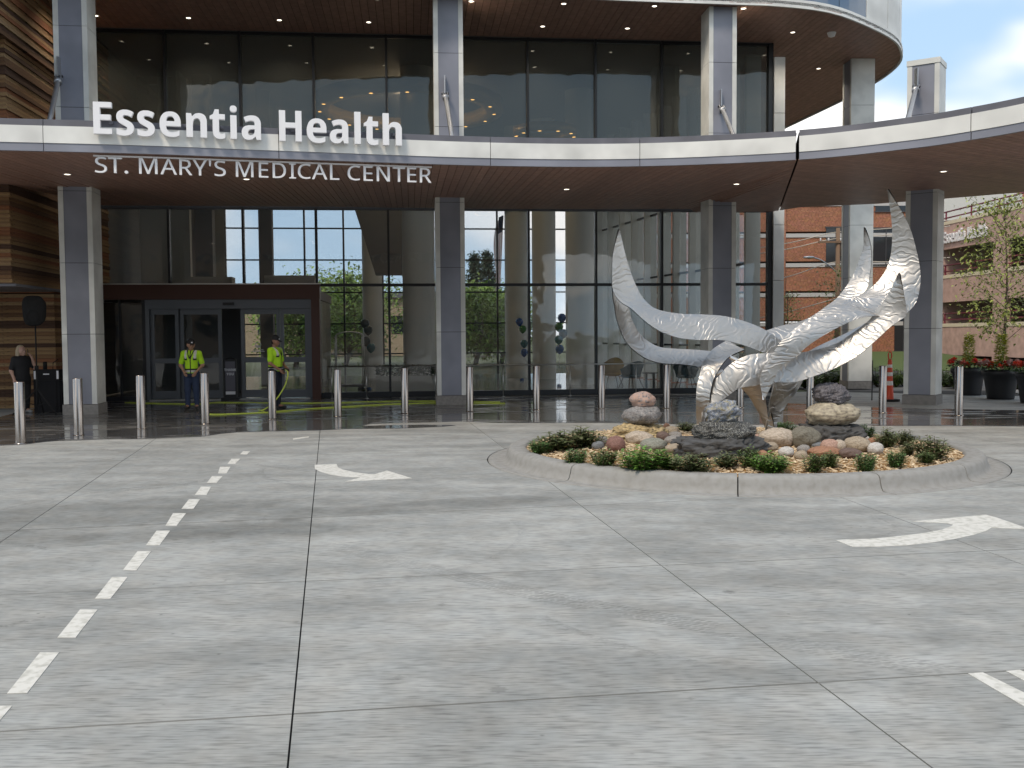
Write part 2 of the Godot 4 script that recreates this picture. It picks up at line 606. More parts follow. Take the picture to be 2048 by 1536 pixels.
	for dsh in dashes:
		s = begin()
		prism(s, PackedVector2Array(dsh), 0.001, 0.004)
		part("lane_dash", s, M.paint_white, drive)
	var arrow := [[Vector2(-2.775,-13.941),Vector2(-2.477,-14.000),Vector2(-2.397,-13.656),Vector2(-2.295,-13.421),Vector2(-2.089,-13.140),Vector2(-1.880,-12.968),Vector2(-1.790,-12.936),Vector2(-1.761,-13.057),Vector2(-1.678,-13.285),Vector2(-1.270,-12.547),Vector2(-2.072,-12.306),Vector2(-1.937,-12.655),Vector2(-2.131,-12.714),Vector2(-2.364,-12.927),Vector2(-2.552,-13.212),Vector2(-2.683,-13.507)], [Vector2(2.801,-8.596),Vector2(2.900,-8.620),Vector2(3.107,-8.639),Vector2(3.298,-8.708),Vector2(3.497,-8.789),Vector2(3.709,-8.893),Vector2(3.904,-9.024),Vector2(4.061,-9.185),Vector2(4.107,-9.257),Vector2(4.088,-9.332),Vector2(3.963,-9.376),Vector2(3.801,-9.431),Vector2(4.646,-9.755),Vector2(4.680,-9.592),Vector2(4.696,-9.114),Vector2(4.711,-9.019),Vector2(4.395,-9.108),Vector2(4.296,-8.978),Vector2(4.090,-8.790),Vector2(3.841,-8.614),Vector2(3.586,-8.478),Vector2(3.332,-8.372),Vector2(3.073,-8.325),Vector2(2.849,-8.328)]]
	for ar in arrow:
		s = begin()
		prism(s, PackedVector2Array(ar), 0.001, 0.004)
		part("turn_arrow", s, M.paint_white, drive)
	for st in [[Vector2(2.391,-5.185),Vector2(2.476,-5.199),Vector2(2.563,-4.792),Vector2(2.450,-4.697)], [Vector2(2.608,-5.219),Vector2(2.689,-5.234),Vector2(2.761,-4.975),Vector2(2.652,-4.914)]]:
		s = begin()
		prism(s, PackedVector2Array(st), 0.001, 0.004)
		part("hatch_stripe", s, M.paint_white, drive)
	# hosed pavement in front of the doors, and the standing water along its edge
	var wet := setting("wet_pavement")
	s = begin()
	prism(s, PackedVector2Array([Vector2(-11.337,-20.842),Vector2(-8.903,-16.653),Vector2(-8.271,-16.919),Vector2(-8.120,-17.306),Vector2(-7.964,-17.460),Vector2(-7.604,-17.519),Vector2(-7.268,-17.665),Vector2(-6.875,-17.681),Vector2(-6.491,-17.698),Vector2(-6.041,-17.840),Vector2(-5.575,-18.073),Vector2(-5.434,-18.522),Vector2(-5.211,-18.792),Vector2(-4.703,-18.951),Vector2(-4.221,-18.965),Vector2(-3.681,-19.075),Vector2(-3.150,-19.341),Vector2(-2.914,-20.414),Vector2(-2.320,-20.600),Vector2(-1.706,-20.669),Vector2(-1.093,-20.859),Vector2(-0.252,-20.435),Vector2(0.770,-20.354),Vector2(1.784,-20.273),Vector2(2.759,-19.968),Vector2(3.725,-19.780),Vector2(5.059,-19.566),Vector2(6.017,-19.491),Vector2(7.081,-19.194),Vector2(8.386,-19.093),Vector2(9.698,-18.888),Vector2(10.535,-18.824),Vector2(12.580,-22.493),Vector2(9.788,-23.367),Vector2(8.299,-24.505),Vector2(6.908,-25.734),Vector2(7.460,-28.871),Vector2(3.436,-29.337),Vector2(-3.247,-28.913),Vector2(-10.202,-28.119),Vector2(-11.878,-28.084),Vector2(-11.481,-25.909),Vector2(-12.303,-25.460)]), 0.001, 0.005)
	part("wet_film", s, M.wet_concrete, wet)
	for pp in [[Vector2(-5.238,-18.891),Vector2(-4.825,-19.059),Vector2(-4.244,-19.066),Vector2(-3.701,-19.177),Vector2(-3.283,-19.560),Vector2(-2.965,-20.418),Vector2(-2.802,-21.120),Vector2(-3.507,-21.555),Vector2(-4.093,-21.226),Vector2(-4.903,-21.046),Vector2(-5.361,-20.377),Vector2(-5.458,-19.618)], [Vector2(-3.691,-19.126),Vector2(-3.150,-19.341),Vector2(-2.183,-19.373),Vector2(-1.424,-19.632),Vector2(-1.126,-19.936),Vector2(-1.760,-20.097),Vector2(-2.458,-20.039),Vector2(-3.237,-19.879)], [Vector2(-3.132,-21.576),Vector2(-2.431,-21.594),Vector2(-1.119,-21.357),Vector2(-0.259,-21.036),Vector2(0.793,-20.950),Vector2(1.826,-20.743),Vector2(2.806,-20.308),Vector2(3.698,-20.121),Vector2(3.990,-21.707),Vector2(3.086,-22.335),Vector2(2.013,-22.863),Vector2(0.870,-22.966),Vector2(-0.277,-22.632),Vector2(-1.400,-22.447),Vector2(-2.506,-22.266)], [Vector2(4.138,-19.859),Vector2(5.101,-19.728),Vector2(6.050,-19.598),Vector2(6.513,-21.100),Vector2(5.477,-21.188),Vector2(4.381,-21.026)], [Vector2(7.110,-19.352),Vector2(7.985,-19.284),Vector2(8.895,-19.160),Vector2(10.252,-19.002),Vector2(11.169,-20.707),Vector2(9.857,-20.569),Vector2(8.463,-20.441),Vector2(7.495,-20.400)], [Vector2(-8.554,-17.667),Vector2(-8.218,-17.901),Vector2(-7.724,-18.221),Vector2(-7.124,-18.090),Vector2(-6.599,-18.144),Vector2(-5.974,-18.466),Vector2(-6.064,-19.352),Vector2(-7.139,-19.639),Vector2(-7.980,-19.289),Vector2(-8.506,-18.739)]]:
		s = begin()
		prism(s, PackedVector2Array(pp), 0.006, 0.0085)
		part("puddle", s, M.puddle_water, wet)

# ---------------------------------------------------------------- hospital front
var MX := [0.14, 2.2, 4.27, 6.33, 8.4, 10.46, 12.5, 14.51, 16.5, 18.57, 19.82]

func loc(x: float, z: float) -> Vector2:
	# facade x, z to the world's x, z
	var p := FB * Vector3(x, 0, z)
	return Vector2(p.x, p.z)

func hospital():
	var h := thing("hospital_building", "glass fronted hospital building with dark frames and a curved overhanging upper storey", "building")
	h.transform = FB
	# glazing grid
	for i in MX.size():
		var x: float = MX[i]
		var y0 := 3.34 if x < 6.0 else 0.0
		pbox("mullion", h, M.black_metal, Vector3(x, (y0 + 10.44) / 2, -0.02), Vector3(0.065 if i < 10 else 0.14, 10.44 - y0, 0.19))
	for i in MX.size() - 1:
		var x0: float = MX[i] + 0.0325
		var x1: float = MX[i + 1] - 0.0325
		var xc := (x0 + x1) / 2
		var w := x1 - x0
		var rows := [[5.78, 10.36, M.upper_pane], [3.32, 5.44, M.clear_pane], [0.17, 3.24, M.clear_pane]]
		for r in rows:
			if i < 3 and r[0] < 1.0: continue
			pbox("glass_pane", h, r[2], Vector3(xc, (r[0] + r[1]) / 2, -0.05), Vector3(w, r[1] - r[0], 0.024))
		pbox("head_rail", h, M.black_metal, Vector3(xc, 10.4, -0.03), Vector3(w, 0.08, 0.14))
		pbox("spandrel", h, M.black_metal, Vector3(xc, 5.61, -0.03), Vector3(w, 0.34, 0.12))
		if i >= 3:
			pbox("transom", h, M.black_metal, Vector3(xc, 3.28, -0.02), Vector3(w, 0.08, 0.16))
			pbox("sill", h, M.black_metal, Vector3(xc, 0.095, 0.0), Vector3(w, 0.15, 0.16))
	# bronze portal
	pbox("portal_header", h, M.bronze, Vector3(3.28, 3.08, 0.06), Vector3(6.3, 0.42, 0.5))
	pbox("portal_lip", h, M.steel_edge, Vector3(3.28, 3.305, 0.06), Vector3(6.34, 0.03, 0.56))
	pbox("portal_jamb", h, M.bronze, Vector3(6.3, 1.435, 0.06), Vector3(0.24, 2.87, 0.48))
	pbox("portal_jamb", h, M.bronze, Vector3(0.06, 1.435, 0.06), Vector3(0.14, 2.87, 0.48))
	# dark glazed bay beside the doors
	for x in [0.44, 1.09]:
		pbox("dark_glass", h, M.dark_pane, Vector3(x + 0.02, 1.44, -0.05), Vector3(0.6, 2.7, 0.02))
	pbox("bay_mullion", h, M.black_metal, Vector3(0.785, 1.435, -0.05), Vector3(0.05, 2.87, 0.1))
	pbox("bay_mullion", h, M.black_metal, Vector3(1.47, 1.435, -0.03), Vector3(0.1, 2.87, 0.2))
	pbox("bay_sill", h, M.black_metal, Vector3(0.78, 0.06, -0.05), Vector3(1.28, 0.12, 0.1))
	# sliding doors: frame head with sensor, two fixed leaves and two sliding leaves
	var fr := Node3D.new()
	fr.name = "door_surround"
	h.add_child(fr)
	pbox("head", fr, M.door_frame, Vector3(3.86, 2.74, 0.03), Vector3(4.66, 0.26, 0.26))
	pbox("side_post", fr, M.door_frame, Vector3(1.58, 1.3, 0.03), Vector3(0.1, 2.62, 0.24))
	pbox("side_post", fr, M.door_frame, Vector3(6.13, 1.3, 0.03), Vector3(0.1, 2.62, 0.24))
	pbox("sensor", fr, M.black_metal, Vector3(3.85, 2.74, 0.2), Vector3(0.3, 0.08, 0.08))
	pbox("threshold", fr, M.steel_edge, Vector3(3.86, 0.015, 0.06), Vector3(4.5, 0.03, 0.3))
	for l in [[1.64, 2.42, 0.0], [2.44, 3.6, -0.08], [4.14, 5.25, -0.08], [5.27, 6.07, 0.0]]:
		var d := Node3D.new()
		d.name = "sliding_door" if l[2] < 0 else "fixed_leaf"
		h.add_child(d, true)
		var xc: float = (l[0] + l[1]) / 2
		var w: float = l[1] - l[0]
		for sx in [l[0] + 0.05, l[1] - 0.05]:
			pbox("stile", d, M.door_frame, Vector3(sx, 1.32, l[2]), Vector3(0.1, 2.58, 0.05))
		for ry in [[0.16, 0.22], [1.13, 0.14], [2.53, 0.16]]:
			pbox("rail", d, M.door_frame, Vector3(xc, ry[0], l[2]), Vector3(w - 0.2, ry[1], 0.048))
		pbox("pane", d, M.clear_pane, Vector3(xc, 0.665, l[2]), Vector3(w - 0.2, 0.79, 0.014))
		pbox("pane", d, M.clear_pane, Vector3(xc, 1.825, l[2]), Vector3(w - 0.2, 1.25, 0.014))
	# notice printed on the right sliding door: round emblem and two lines
	var nm := mk("notice_white", lin(0.55, 0.55, 0.55), 0.6)
	var st := begin()
	lathe(st, [Vector2(0.07, 0), Vector2(0.085, 0), Vector2(0.085, 0.004), Vector2(0.07, 0.004)], 20, Vector3(4.62, 1.56, -0.06), Basis(Vector3.RIGHT, PI / 2))
	box(st, Vector3(4.62, 1.53, -0.06), Vector3(0.12, 0.05, 0.004))
	box(st, Vector3(4.62, 1.42, -0.06), Vector3(0.3, 0.02, 0.004))
	box(st, Vector3(4.62, 1.375, -0.06), Vector3(0.38, 0.02, 0.004))
	part("door_notice", st, nm, h)
	# end pier of pale panels
	for k in 6:
		pbox("pier_panel", h, M.white_panel, Vector3(20.06, 0.9 + k * 1.66 + (0.0 if k else -0.02), -0.1), Vector3(0.33, 1.645, 0.5))
	overhang(h)

# the upper storey: planked soffit, white edge band and curved glazing above it
func overhang(h: Node3D):
	var edge := [Vector2(-16, -20.6), Vector2(-10.2, -22.5), Vector2(-1.7, -25.15), Vector2(2.0, -26.1), Vector2(5.85, -26.62), Vector2(7.13, -26.8), Vector2(8.63, -27.36), Vector2(10.06, -28.56), Vector2(11.39, -30.01), Vector2(12.12, -31.32), Vector2(12.5, -32.4), Vector2(12.66, -33.67), Vector2(12.65, -35.11), Vector2(12.41, -37.51), Vector2(11.51, -43.15)]
	var p3 := []
	for p in edge: p3.append(Vector3(p.x, 0, p.y))
	var sm := curve(p3, 90)
	var poly := PackedVector2Array()
	for p in sm: poly.append(Vector2(p.x, p.z))
	var outline := poly.duplicate()
	outline.append(Vector2(11, -46))
	outline.append(loc(19.9, -16))
	outline.append(loc(19.9, 0.09))
	outline.append(loc(-4.5, 0.09))
	var inv := FB.affine_inverse()
	var local := PackedVector2Array()
	for p in outline:
		var q := inv * Vector3(p.x, 0, p.y)
		local.append(Vector2(q.x, q.z))
	var sof := Node3D.new()
	sof.name = "soffit"
	h.add_child(sof)
	var k := 0
	var x := -4.4
	while x < 27.0:
		var strip := PackedVector2Array([Vector2(x, -25), Vector2(x + 0.187, -25), Vector2(x + 0.187, 12), Vector2(x, 12)])
		for q in Geometry2D.intersect_polygons(local, strip):
			var s := begin()
			prism(s, q, 10.45, 10.468)
			part("plank", s, M["plank_tone_%d" % rng.randi_range(0, 3)], sof)
		x += 0.2
		k += 1
	var bk := begin()
	prism(bk, local, 10.475, 10.55)
	part("backing", bk, M.joint_dark, sof)
	# lit downlights in rows, a camera dome and an access hatch
	for zz in [1.15, 3.1]:
		for i in 9:
			var lx: float = 0.7 + i * 2.42 + (0.3 if zz > 2 else 0.0)
			if Geometry2D.is_point_in_polygon(Vector2(lx, zz), local) and lx < 22.0:
				downlight(h, Vector3(lx, 10.45, zz))
	downlight(h, Vector3(22.4, 10.45, -2.6))
	var cs := begin(false)
	lathe(cs, [Vector2(0, -0.14), Vector2(0.09, -0.11), Vector2(0.12, -0.03), Vector2(0.13, 0.0)], 16, Vector3(21.2, 10.45, 1.2))
	part("camera_dome", cs, M.sign_white, h)
	# edge: white band, glazing, pale end panels, roof
	var band := begin()
	wall_strip(band, sm, inv, 10.40, 10.62, 0.0)
	part("edge_band", band, M.white_panel, h)
	for i in 30:
		var seg := sm.slice(i * 3, mini(i * 3 + 4, sm.size()))
		if seg.size() < 2: continue
		var s := begin()
		wall_strip(s, seg, inv, 10.64, 13.4, -0.05, 0.02)
		var wx: float = seg[1].x
		part("upper_panel" if wx > 10.4 else "upper_glass", s, M.white_panel if wx > 10.4 else M.curved_glass, h)
	var s2 := begin()
	wall_strip(s2, sm, inv, 10.62, 13.42, -0.12)
	part("upper_frame", s2, M.coping, h)
	var rf := begin()
	var all := PackedVector2Array()
	for p in poly:
		var q := inv * Vector3(p.x, 0, p.y)
		all.append(Vector2(q.x, q.z))
	for p in [Vector2(22, -24), Vector2(-4.5, -24)]: all.append(p)
	prism(rf, all, 13.45, 13.7)
	part("roof", rf, M.coping, h)

func wall_strip(s: SurfaceTool, pts: Array, inv: Transform3D, y0: float, y1: float, out: float, trim := 0.0):
	# a wall along a plan curve, set out by `out` from it, 6 cm thick
	var a := []
	for i in pts.size():
		var d: Vector3 = (pts[mini(i + 1, pts.size() - 1)] - pts[maxi(i - 1, 0)]).normalized()
		var n := Vector3(-d.z, 0, d.x)
		var p: Vector3 = pts[i]
		if trim > 0.0 and i == 0: p += d * trim
		if trim > 0.0 and i == pts.size() - 1: p -= d * trim
		a.append([inv * (p + n * out), inv * (p + n * (out - 0.06))])
	var up0 := Vector3(0, y0, 0)
	var up1 := Vector3(0, y1, 0)
	for i in a.size() - 1:
		var f0: Vector3 = a[i][0]
		var f1: Vector3 = a[i + 1][0]
		var b0: Vector3 = a[i][1]
		var b1: Vector3 = a[i + 1][1]
		quad(s, f0 + up0, f0 + up1, f1 + up1, f1 + up0)
		quad(s, b1 + up0, b1 + up1, b0 + up1, b0 + up0)
		quad(s, f0 + up1, b0 + up1, b1 + up1, f1 + up1)
		quad(s, f0 + up0, f1 + up0, b1 + up0, b0 + up0)
	var e: int = a.size() - 1
	quad(s, a[0][1] + up0, a[0][1] + up1, a[0][0] + up1, a[0][0] + up0)
	quad(s, a[e][0] + up0, a[e][0] + up1, a[e][1] + up1, a[e][1] + up0)

func downlight(parent: Node, at: Vector3, power := 3.0):
	if not MESH.has("lamp"):
		var s := begin(false)
		lathe(s, [Vector2(0.062, 0.0), Vector2(0.085, 0.0), Vector2(0.085, -0.006), Vector2(0.062, -0.008)], 16)
		s.generate_normals()
		MESH.lamp_ring = s.commit()
		s = begin(false)
		lathe(s, [Vector2(0, -0.004), Vector2(0.06, -0.004), Vector2(0.06, 0.0)], 16)
		s.generate_normals()
		MESH.lamp = s.commit()
	var o := part("downlight", MESH.lamp_ring, M.sign_white, parent)
	o.position = at + Vector3(0, -0.001, 0)
	part("lamp", MESH.lamp, M.lamp_glow, o)
	var l := SpotLight3D.new()
	l.name = "lamp_light"
	l.light_energy = power
	l.light_color = Color(1.0, 0.94, 0.85)
	l.light_size = 0.06
	l.spot_range = 30.0
	l.spot_attenuation = 2.0
	l.spot_angle = 62.0
	l.shadow_enabled = true
	l.position = Vector3(0, -0.012, 0)
	l.rotation.x = -PI / 2
	o.add_child(l)

# ---------------------------------------------------------------- entrance canopy
var CF := [Vector2(-16, -16.5), Vector2(-12, -16.9), Vector2(-8.83, -17.48), Vector2(-6.56, -17.9), Vector2(-4.24, -18.5), Vector2(-0.39, -19.42), Vector2(2.51, -19.6), Vector2(5.4, -18.99), Vector2(7.06, -17.95), Vector2(7.84, -17.15), Vector2(8.4, -16.35), Vector2(9.0, -15.2), Vector2(9.6, -13.6)]
var CR := [Vector2(-16, -22.2), Vector2(-11.6, -22.6), Vector2(-11.4, -28.3), Vector2(7.8, -30.3), Vector2(8.3, -28.95), Vector2(10.27, -28.38), Vector2(11.63, -27.21), Vector2(13.13, -25.79), Vector2(16, -22.5), Vector2(17.5, -19), Vector2(18.5, -15)]

func along(list: Array, x: float) -> float:
	for i in list.size() - 1:
		if x <= list[i + 1].x:
			return lerpf(list[i].y, list[i + 1].y, clampf((x - list[i].x) / maxf(0.001, list[i + 1].x - list[i].x), 0, 1))
	return list[-1].y

func soffit_y(x: float, z: float) -> float:
	# low at the outer edge, higher at the glass
	if x > 5.4:
		var a := Vector2(x - 5.4, z + 18.99)
		return 5.05 + clampf(Vector2(0.35, -0.94).dot(a) * 0.034 + absf(0.0), 0.0, 0.42)
	var f := along(CF, x)
	return 5.05 + 0.45 * clampf((f - z) / 10.6, 0.0, 1.0)

func canopy():
	var c := thing("entrance_canopy", "long curved entrance canopy with white fascia and brown plank soffit", "canopy")
	var p3 := []
	for p in CF: p3.append(Vector3(p.x, 0, p.y))
	var sm := curve(p3, 240)
	var outline := PackedVector2Array()
	for p in sm: outline.append(Vector2(p.x, p.z))
	for i in CR.size():
		outline.append(CR[CR.size() - 1 - i] + (Vector2(0.01, 0.12) if CR[CR.size() - 1 - i].y < -28 else Vector2.ZERO))
	# expansion joint from the fascia to the back
	var ja: Vector2 = Vector2(5.399,-18.991)
	var jb: Vector2 = Vector2(7.973,-29.941)
	var jd := (jb - ja).normalized()
	var jn := Vector2(-jd.y, jd.x)
	var sof := Node3D.new()
	sof.name = "soffit"
	c.add_child(sof)
	var ca := Vector2(cos(FA), -sin(FA))
	var cn := Vector2(sin(FA), cos(FA))
	var halves := []
	for sgn in [1.0, -1.0]:
		var hp := PackedVector2Array([ja - jd * 30 + jn * 0.02 * sgn, ja + jd * 30 + jn * 0.02 * sgn, ja + jd * 30 + jn * 60 * sgn, ja - jd * 30 + jn * 60 * sgn])
		for q in Geometry2D.intersect_polygons(outline, hp): halves.append([q, sgn])
	for hv in halves:
		var mid := Vector2.ZERO
		for p in hv[0]: mid += p / hv[0].size()
		var left_half: bool = mid.x < 5.0
		var dir := cn if left_half else Vector2(-0.80, 0.60)
		var across := ca if left_half else Vector2(0.60, 0.80)
		var o := Vector2(5.0, -22.0)
		var k := -170 if left_half else -130
		var stop := 60 if left_half else 130
		while k < stop:
			var a: Vector2 = o + across * (k * 0.16)
			var strip := PackedVector2Array([a - dir * 40, a + across * 0.15 - dir * 40, a + across * 0.15 + dir * 40, a + dir * 40])
			for q in Geometry2D.intersect_polygons(hv[0], strip):
				var s := begin()
				prism(s, refine(q, dir), 0.0, 0.016, soffit_y)
				part("plank", s, M["plank_tone_%d" % rng.randi_range(0, 3)], sof)
			k += 1
	var bk := begin()
	for hv in halves:
		prism(bk, hv[0], 5.52, 5.56)
	part("roof_deck", bk, M.joint_dark, c)
	# fascia panels between the joints seen in the front
	var jx := [-13.6, -8.12, -4.24, -0.39, 2.51, 5.4, 7.84, 9.7]
	var id := Transform3D.IDENTITY
	for i in jx.size() - 1:
		var seg := []
		var ends := [jx[i] + (0.03 if i == 5 else 0.006), jx[i + 1] - (0.03 if i == 4 else 0.006)]
		seg.append(Vector3(ends[0], 0, curve_z(sm, ends[0])))
		for p in sm:
			if p.x > ends[0] + 0.03 and p.x < ends[1] - 0.03: seg.append(p)
		seg.append(Vector3(ends[1], 0, curve_z(sm, ends[1])))
		var s := begin()
		wall_strip(s, seg, id, 5.05, 5.185, 0.045)
		part("lower_band", s, M.grey_panel, c)
		s = begin()
		wall_strip(s, seg, id, 5.19, 5.485, 0.06)
		part("fascia_panel", s, M.white_panel, c)
		s = begin()
		wall_strip(s, seg, id, 5.487, 5.60, 0.035)
		part("coping", s, M.coping, c)
	for q in [Vector2(-9.200,-20.952), Vector2(-5.708,-21.803), Vector2(1.319,-23.816), Vector2(5.181,-23.129), Vector2(9.072,-21.143)]:
		downlight(c, Vector3(q.x, soffit_y(q.x, q.y), q.y))
	signs(sm)

func refine(q: PackedVector2Array, dir: Vector2) -> PackedVector2Array:
	# more points along the long sides, so that a board follows the slope
	var out := PackedVector2Array()
	for i in q.size():
		var a := q[i]
		var b := q[(i + 1) % q.size()]
		var n := maxi(1, int(a.distance_to(b) / 1.5))
		for j in n: out.append(a.lerp(b, float(j) / n))
	return out

func curve_z(sm: Array, x: float) -> float:
	for i in sm.size() - 1:
		if sm[i].x <= x and sm[i + 1].x >= x:
			return lerpf(sm[i].z, sm[i + 1].z, (x - sm[i].x) / maxf(1e-4, sm[i + 1].x - sm[i].x))
	return sm[-1].z

func signs(sm: Array):
	# distance along the edge, measured from the first letter
	var run := func(x0: float, off: float, y: float) -> Callable:
		var cum := [[0.0, x0]]
		var x := x0
		while x < 6.0:
			var nx := x + 0.05
			var dl := Vector2(0.05, curve_z(sm, nx) - curve_z(sm, x)).length()
			cum.append([cum[-1][0] + dl, nx])
			x = nx
		return func(l: float) -> Transform3D:
			for i in cum.size() - 1:
				if cum[i + 1][0] >= l:
					var px: float = lerpf(cum[i][1], cum[i + 1][1], (l - cum[i][0]) / (cum[i + 1][0] - cum[i][0]))
					var z := curve_z(sm, px)
					var t := atan2(-(curve_z(sm, px + 0.1) - curve_z(sm, px - 0.1)), 0.2)
					var b := Basis(Vector3.UP, t)
					return Transform3D(b, Vector3(px, y, z) + b * Vector3(0, 0, off))
			return Transform3D.IDENTITY
	var a := thing("main_sign", "large white letters reading Essentia Health standing on the canopy edge", "sign")
	lettering(a, "Essentia Health", 0.545, 0.09, true, M.sign_white, run.call(-7.34, 0.16, 5.345), 5.48)
	# raceway that carries the letters
	for i in 9:
		var t: Transform3D = run.call(-7.3, 0.04, 5.54).call(0.3 + i * 0.62)
		var o := pbox("bracket", a, M.coping, Vector3.ZERO, Vector3.ONE)
		o.transform = t * Transform3D(Basis.from_scale(Vector3(0.05, 0.05, 0.16)), Vector3(0, 0.02, 0.0))
	var b := thing("hanging_sign", "slim white capitals reading ST. MARY'S MEDICAL CENTER hung under the canopy edge", "sign")
	var place: Callable = run.call(-7.35, -0.12, 4.72)
	lettering(b, "ST. MARY'S MEDICAL CENTER", 0.275, 0.05, false, M.sign_white, place, 6.05)
	for i in 16:
		var t: Transform3D = run.call(-7.35, -0.12, 5.015).call(0.19 + i * 0.378)
		var o := pbox("rail", b, M.sign_white, Vector3.ZERO, Vector3.ONE)
		o.transform = t * Transform3D(Basis.from_scale(Vector3(0.379, 0.025, 0.05)), Vector3.ZERO)

# ---------------------------------------------------------------- columns and tie rods
func columns():
	var rows := [[0.25, 1.885], [1.895, 3.545], [3.555, 5.21], [5.22, 7.13], [7.14, 8.985], [8.995, 10.44]]
	var spots := [[Vector3(-10.17, 0, -23.78), FA + 0.03, 6, "pale and grey panelled column beside the brick wall and black loudspeaker", "column_a"], [Vector3(-1.6, 0, -26.23), FA, 6, "pale and grey panelled column between the door bay and the flag window"], [Vector3(5.62, 0, -27.3), FA, 6, "pale and grey panelled column right behind the steel sculpture"], [Vector3(10.32, 0, -25.1), -0.595, 5, "short free standing panelled column beside the orange traffic channelizer"], [Vector3(11.15, 0, -32.4), -1.536, 6, "far panelled column under the round end of the upper storey"]]
	for k in spots.size():
		var q: Array = spots[k]
		var c := thing("support_column", q[3], "column", q[0], q[1], "columns of the entrance front")
		pbox("plinth", c, M.plinth, Vector3(0, 0.12, 0), Vector3(0.80, 0.24, 0.80))
		var top := 8.33 if q[2] == 5 else 10.44
		pbox("core", c, M.joint_dark, Vector3(0, (0.24 + top) / 2, 0), Vector3(0.70, top - 0.26, 0.70))
		for r in q[2]:
			var y0: float = rows[r][0]
			var y1: float = minf(rows[r][1], top)
			var yc := (y0 + y1) / 2
			var hh := y1 - y0
			for sx in [-1, 1]:
				pbox("corner_panel", c, M.light_panel, Vector3(sx * 0.3175, yc, 0.0), Vector3(0.115, hh, 0.75))
			for sz in [-1, 1]:
				pbox("centre_panel", c, M.grey_panel, Vector3(0, yc, sz * 0.357), Vector3(0.518, hh, 0.012))
		if q[2] == 5:
			pbox("cap", c, M.light_panel, Vector3(0, 8.40, 0), Vector3(0.78, 0.13, 0.78))
	var rods := [[Vector3(-10.359,7.817,-23.300), Vector3(-9.125,5.611,-19.800), "canopy tie rod on the column beside the brick wall"], [Vector3(-1.651,7.955,-25.750), Vector3(-1.169,5.614,-21.500), "canopy tie rod on the column right of the word Health"], [Vector3(5.595,7.828,-26.850), Vector3(5.238,5.592,-22.500), "canopy tie rod on the column above the sculpture"], [Vector3(9.911,7.793,-24.700), Vector3(7.916,5.605,-20.500), "canopy tie rod on the short free standing column"]]
	for r in rods:
		var a: Vector3 = r[0]
		var b: Vector3 = r[1]
		b.y = 5.56
		var t := thing("tie_rod", r[2], "tie rod", a, 0, "tie rods of the canopy")
		var d := (b - a)
		var u := d.normalized()
		var s := begin(false)
		tube(s, [u * 0.42, d], 0.055, -1, 14)
		part("rod", s, M.galvanised, t)
		s = begin(false)
		tube(s, [u * 0.36, u * 0.46], 0.085, -1, 14)
		part("collar", s, M.galvanised, t)
		var bs := Basis(u.cross(Vector3.RIGHT).normalized().cross(u), u, u.cross(Vector3.RIGHT).normalized()).orthonormalized()
		for sx in [-1, 1]:
			s = begin()
			box(s, bs * Vector3(sx * 0.055, 0.2, 0), Vector3(0.022, 0.36, 0.1), bs)
			part("clevis_fork", s, M.galvanised, t)
		s = begin()
		box(s, Vector3(0, 0.12, -0.02), Vector3(0.026, 0.62, 0.2))
		part("gusset_plate", s, M.galvanised, t)
		s = begin(false)
		tube(s, [bs * Vector3(-0.09, 0.06, 0), bs * Vector3(0.09, 0.06, 0)], 0.03, -1, 10)
		part("pin", s, M.black_metal, t)

# ---------------------------------------------------------------- brick wing
func brick_wing():
	var w := thing("brick_wing", "brown brick wing with ribbed courses and an overhanging upper part", "building")
	w.transform = FB
	var tones := [lin(0.40, 0.27, 0.14), lin(0.30, 0.18, 0.09), lin(0.10, 0.055, 0.035), lin(0.33, 0.15, 0.075), lin(0.42, 0.30, 0.17), lin(0.19, 0.11, 0.06)]
	var bt := brick_print()
	for i in tones.size():
		var m := mk("brick_%d" % i, tones[i], 0.9)
		tri_tex(m, bt, 1.0, false)
		m.uv1_scale = Vector3(1.25, 1.0, 1.25)
	var seq := [0, 1, 0, 4, 2, 0, 5, 1, 3, 0, 2, 4, 0, 1, 5, 0, 3, 2]
	# upper storey part from 3.06 m: side wall along the facade's depth and front face
	var y := 3.06
	var k := 0
	var ch := 0.098
	while y < 13.0:
		var up := y > 8.5
		var proud := 0.03 if (k % 5) in [0, 3] else 0.0
		var x1 := (0.12 if up else 0.0) - 0.04 + proud
		var z1 := (11.0 if up else 5.5) + proud
		pbox("brick_course", w, M["brick_%d" % seq[(k * 7 + k / 3) % seq.size()]], Vector3(x1 - 3.5, y + ch / 2, z1 / 2 - 1.0), Vector3(7.0, ch - 0.004, z1 + 2.0))
		y += ch
		k += 1
	pbox("overhang_lip", w, M.coping, Vector3(-3.45, 3.02, 1.9), Vector3(7.05, 0.06, 7.3))
	# recessed wall below
	y = 0.0
	k = 0
	while y < 2.95:
		var proud := 0.02 if k % 3 == 0 else 0.0
		pbox("brick_course", w, M["brick_%d" % seq[(k * 5 + 2) % seq.size()]], Vector3(-3.6, y + ch / 2, 1.0), Vector3(7.0, minf(ch, 2.99 - y) - 0.004, 3.2 + proud))
		y += ch
		k += 1

func brick_print() -> ImageTexture:
	# tone from brick to brick, two courses to a rib
	var im := Image.create(256, 256, false, Image.FORMAT_RGB8)
	var r := RandomNumberGenerator.new()
	r.seed = 5
	for row in 15:
		var x := -r.randi_range(0, 40)
		while x < 256:
			var v := r.randf_range(0.72, 1.0)
			im.fill_rect(Rect2i(x, row * 17, 62, 17), Color(v, v * r.randf_range(0.93, 1.0), v * r.randf_range(0.88, 1.0)))
			im.fill_rect(Rect2i(x + 62, row * 17, 2, 17), Color(0.55, 0.53, 0.5))
			x += 64
		im.fill_rect(Rect2i(0, row * 17 + 15, 256, 2), Color(0.6, 0.58, 0.55))
	return ImageTexture.create_from_image(im)

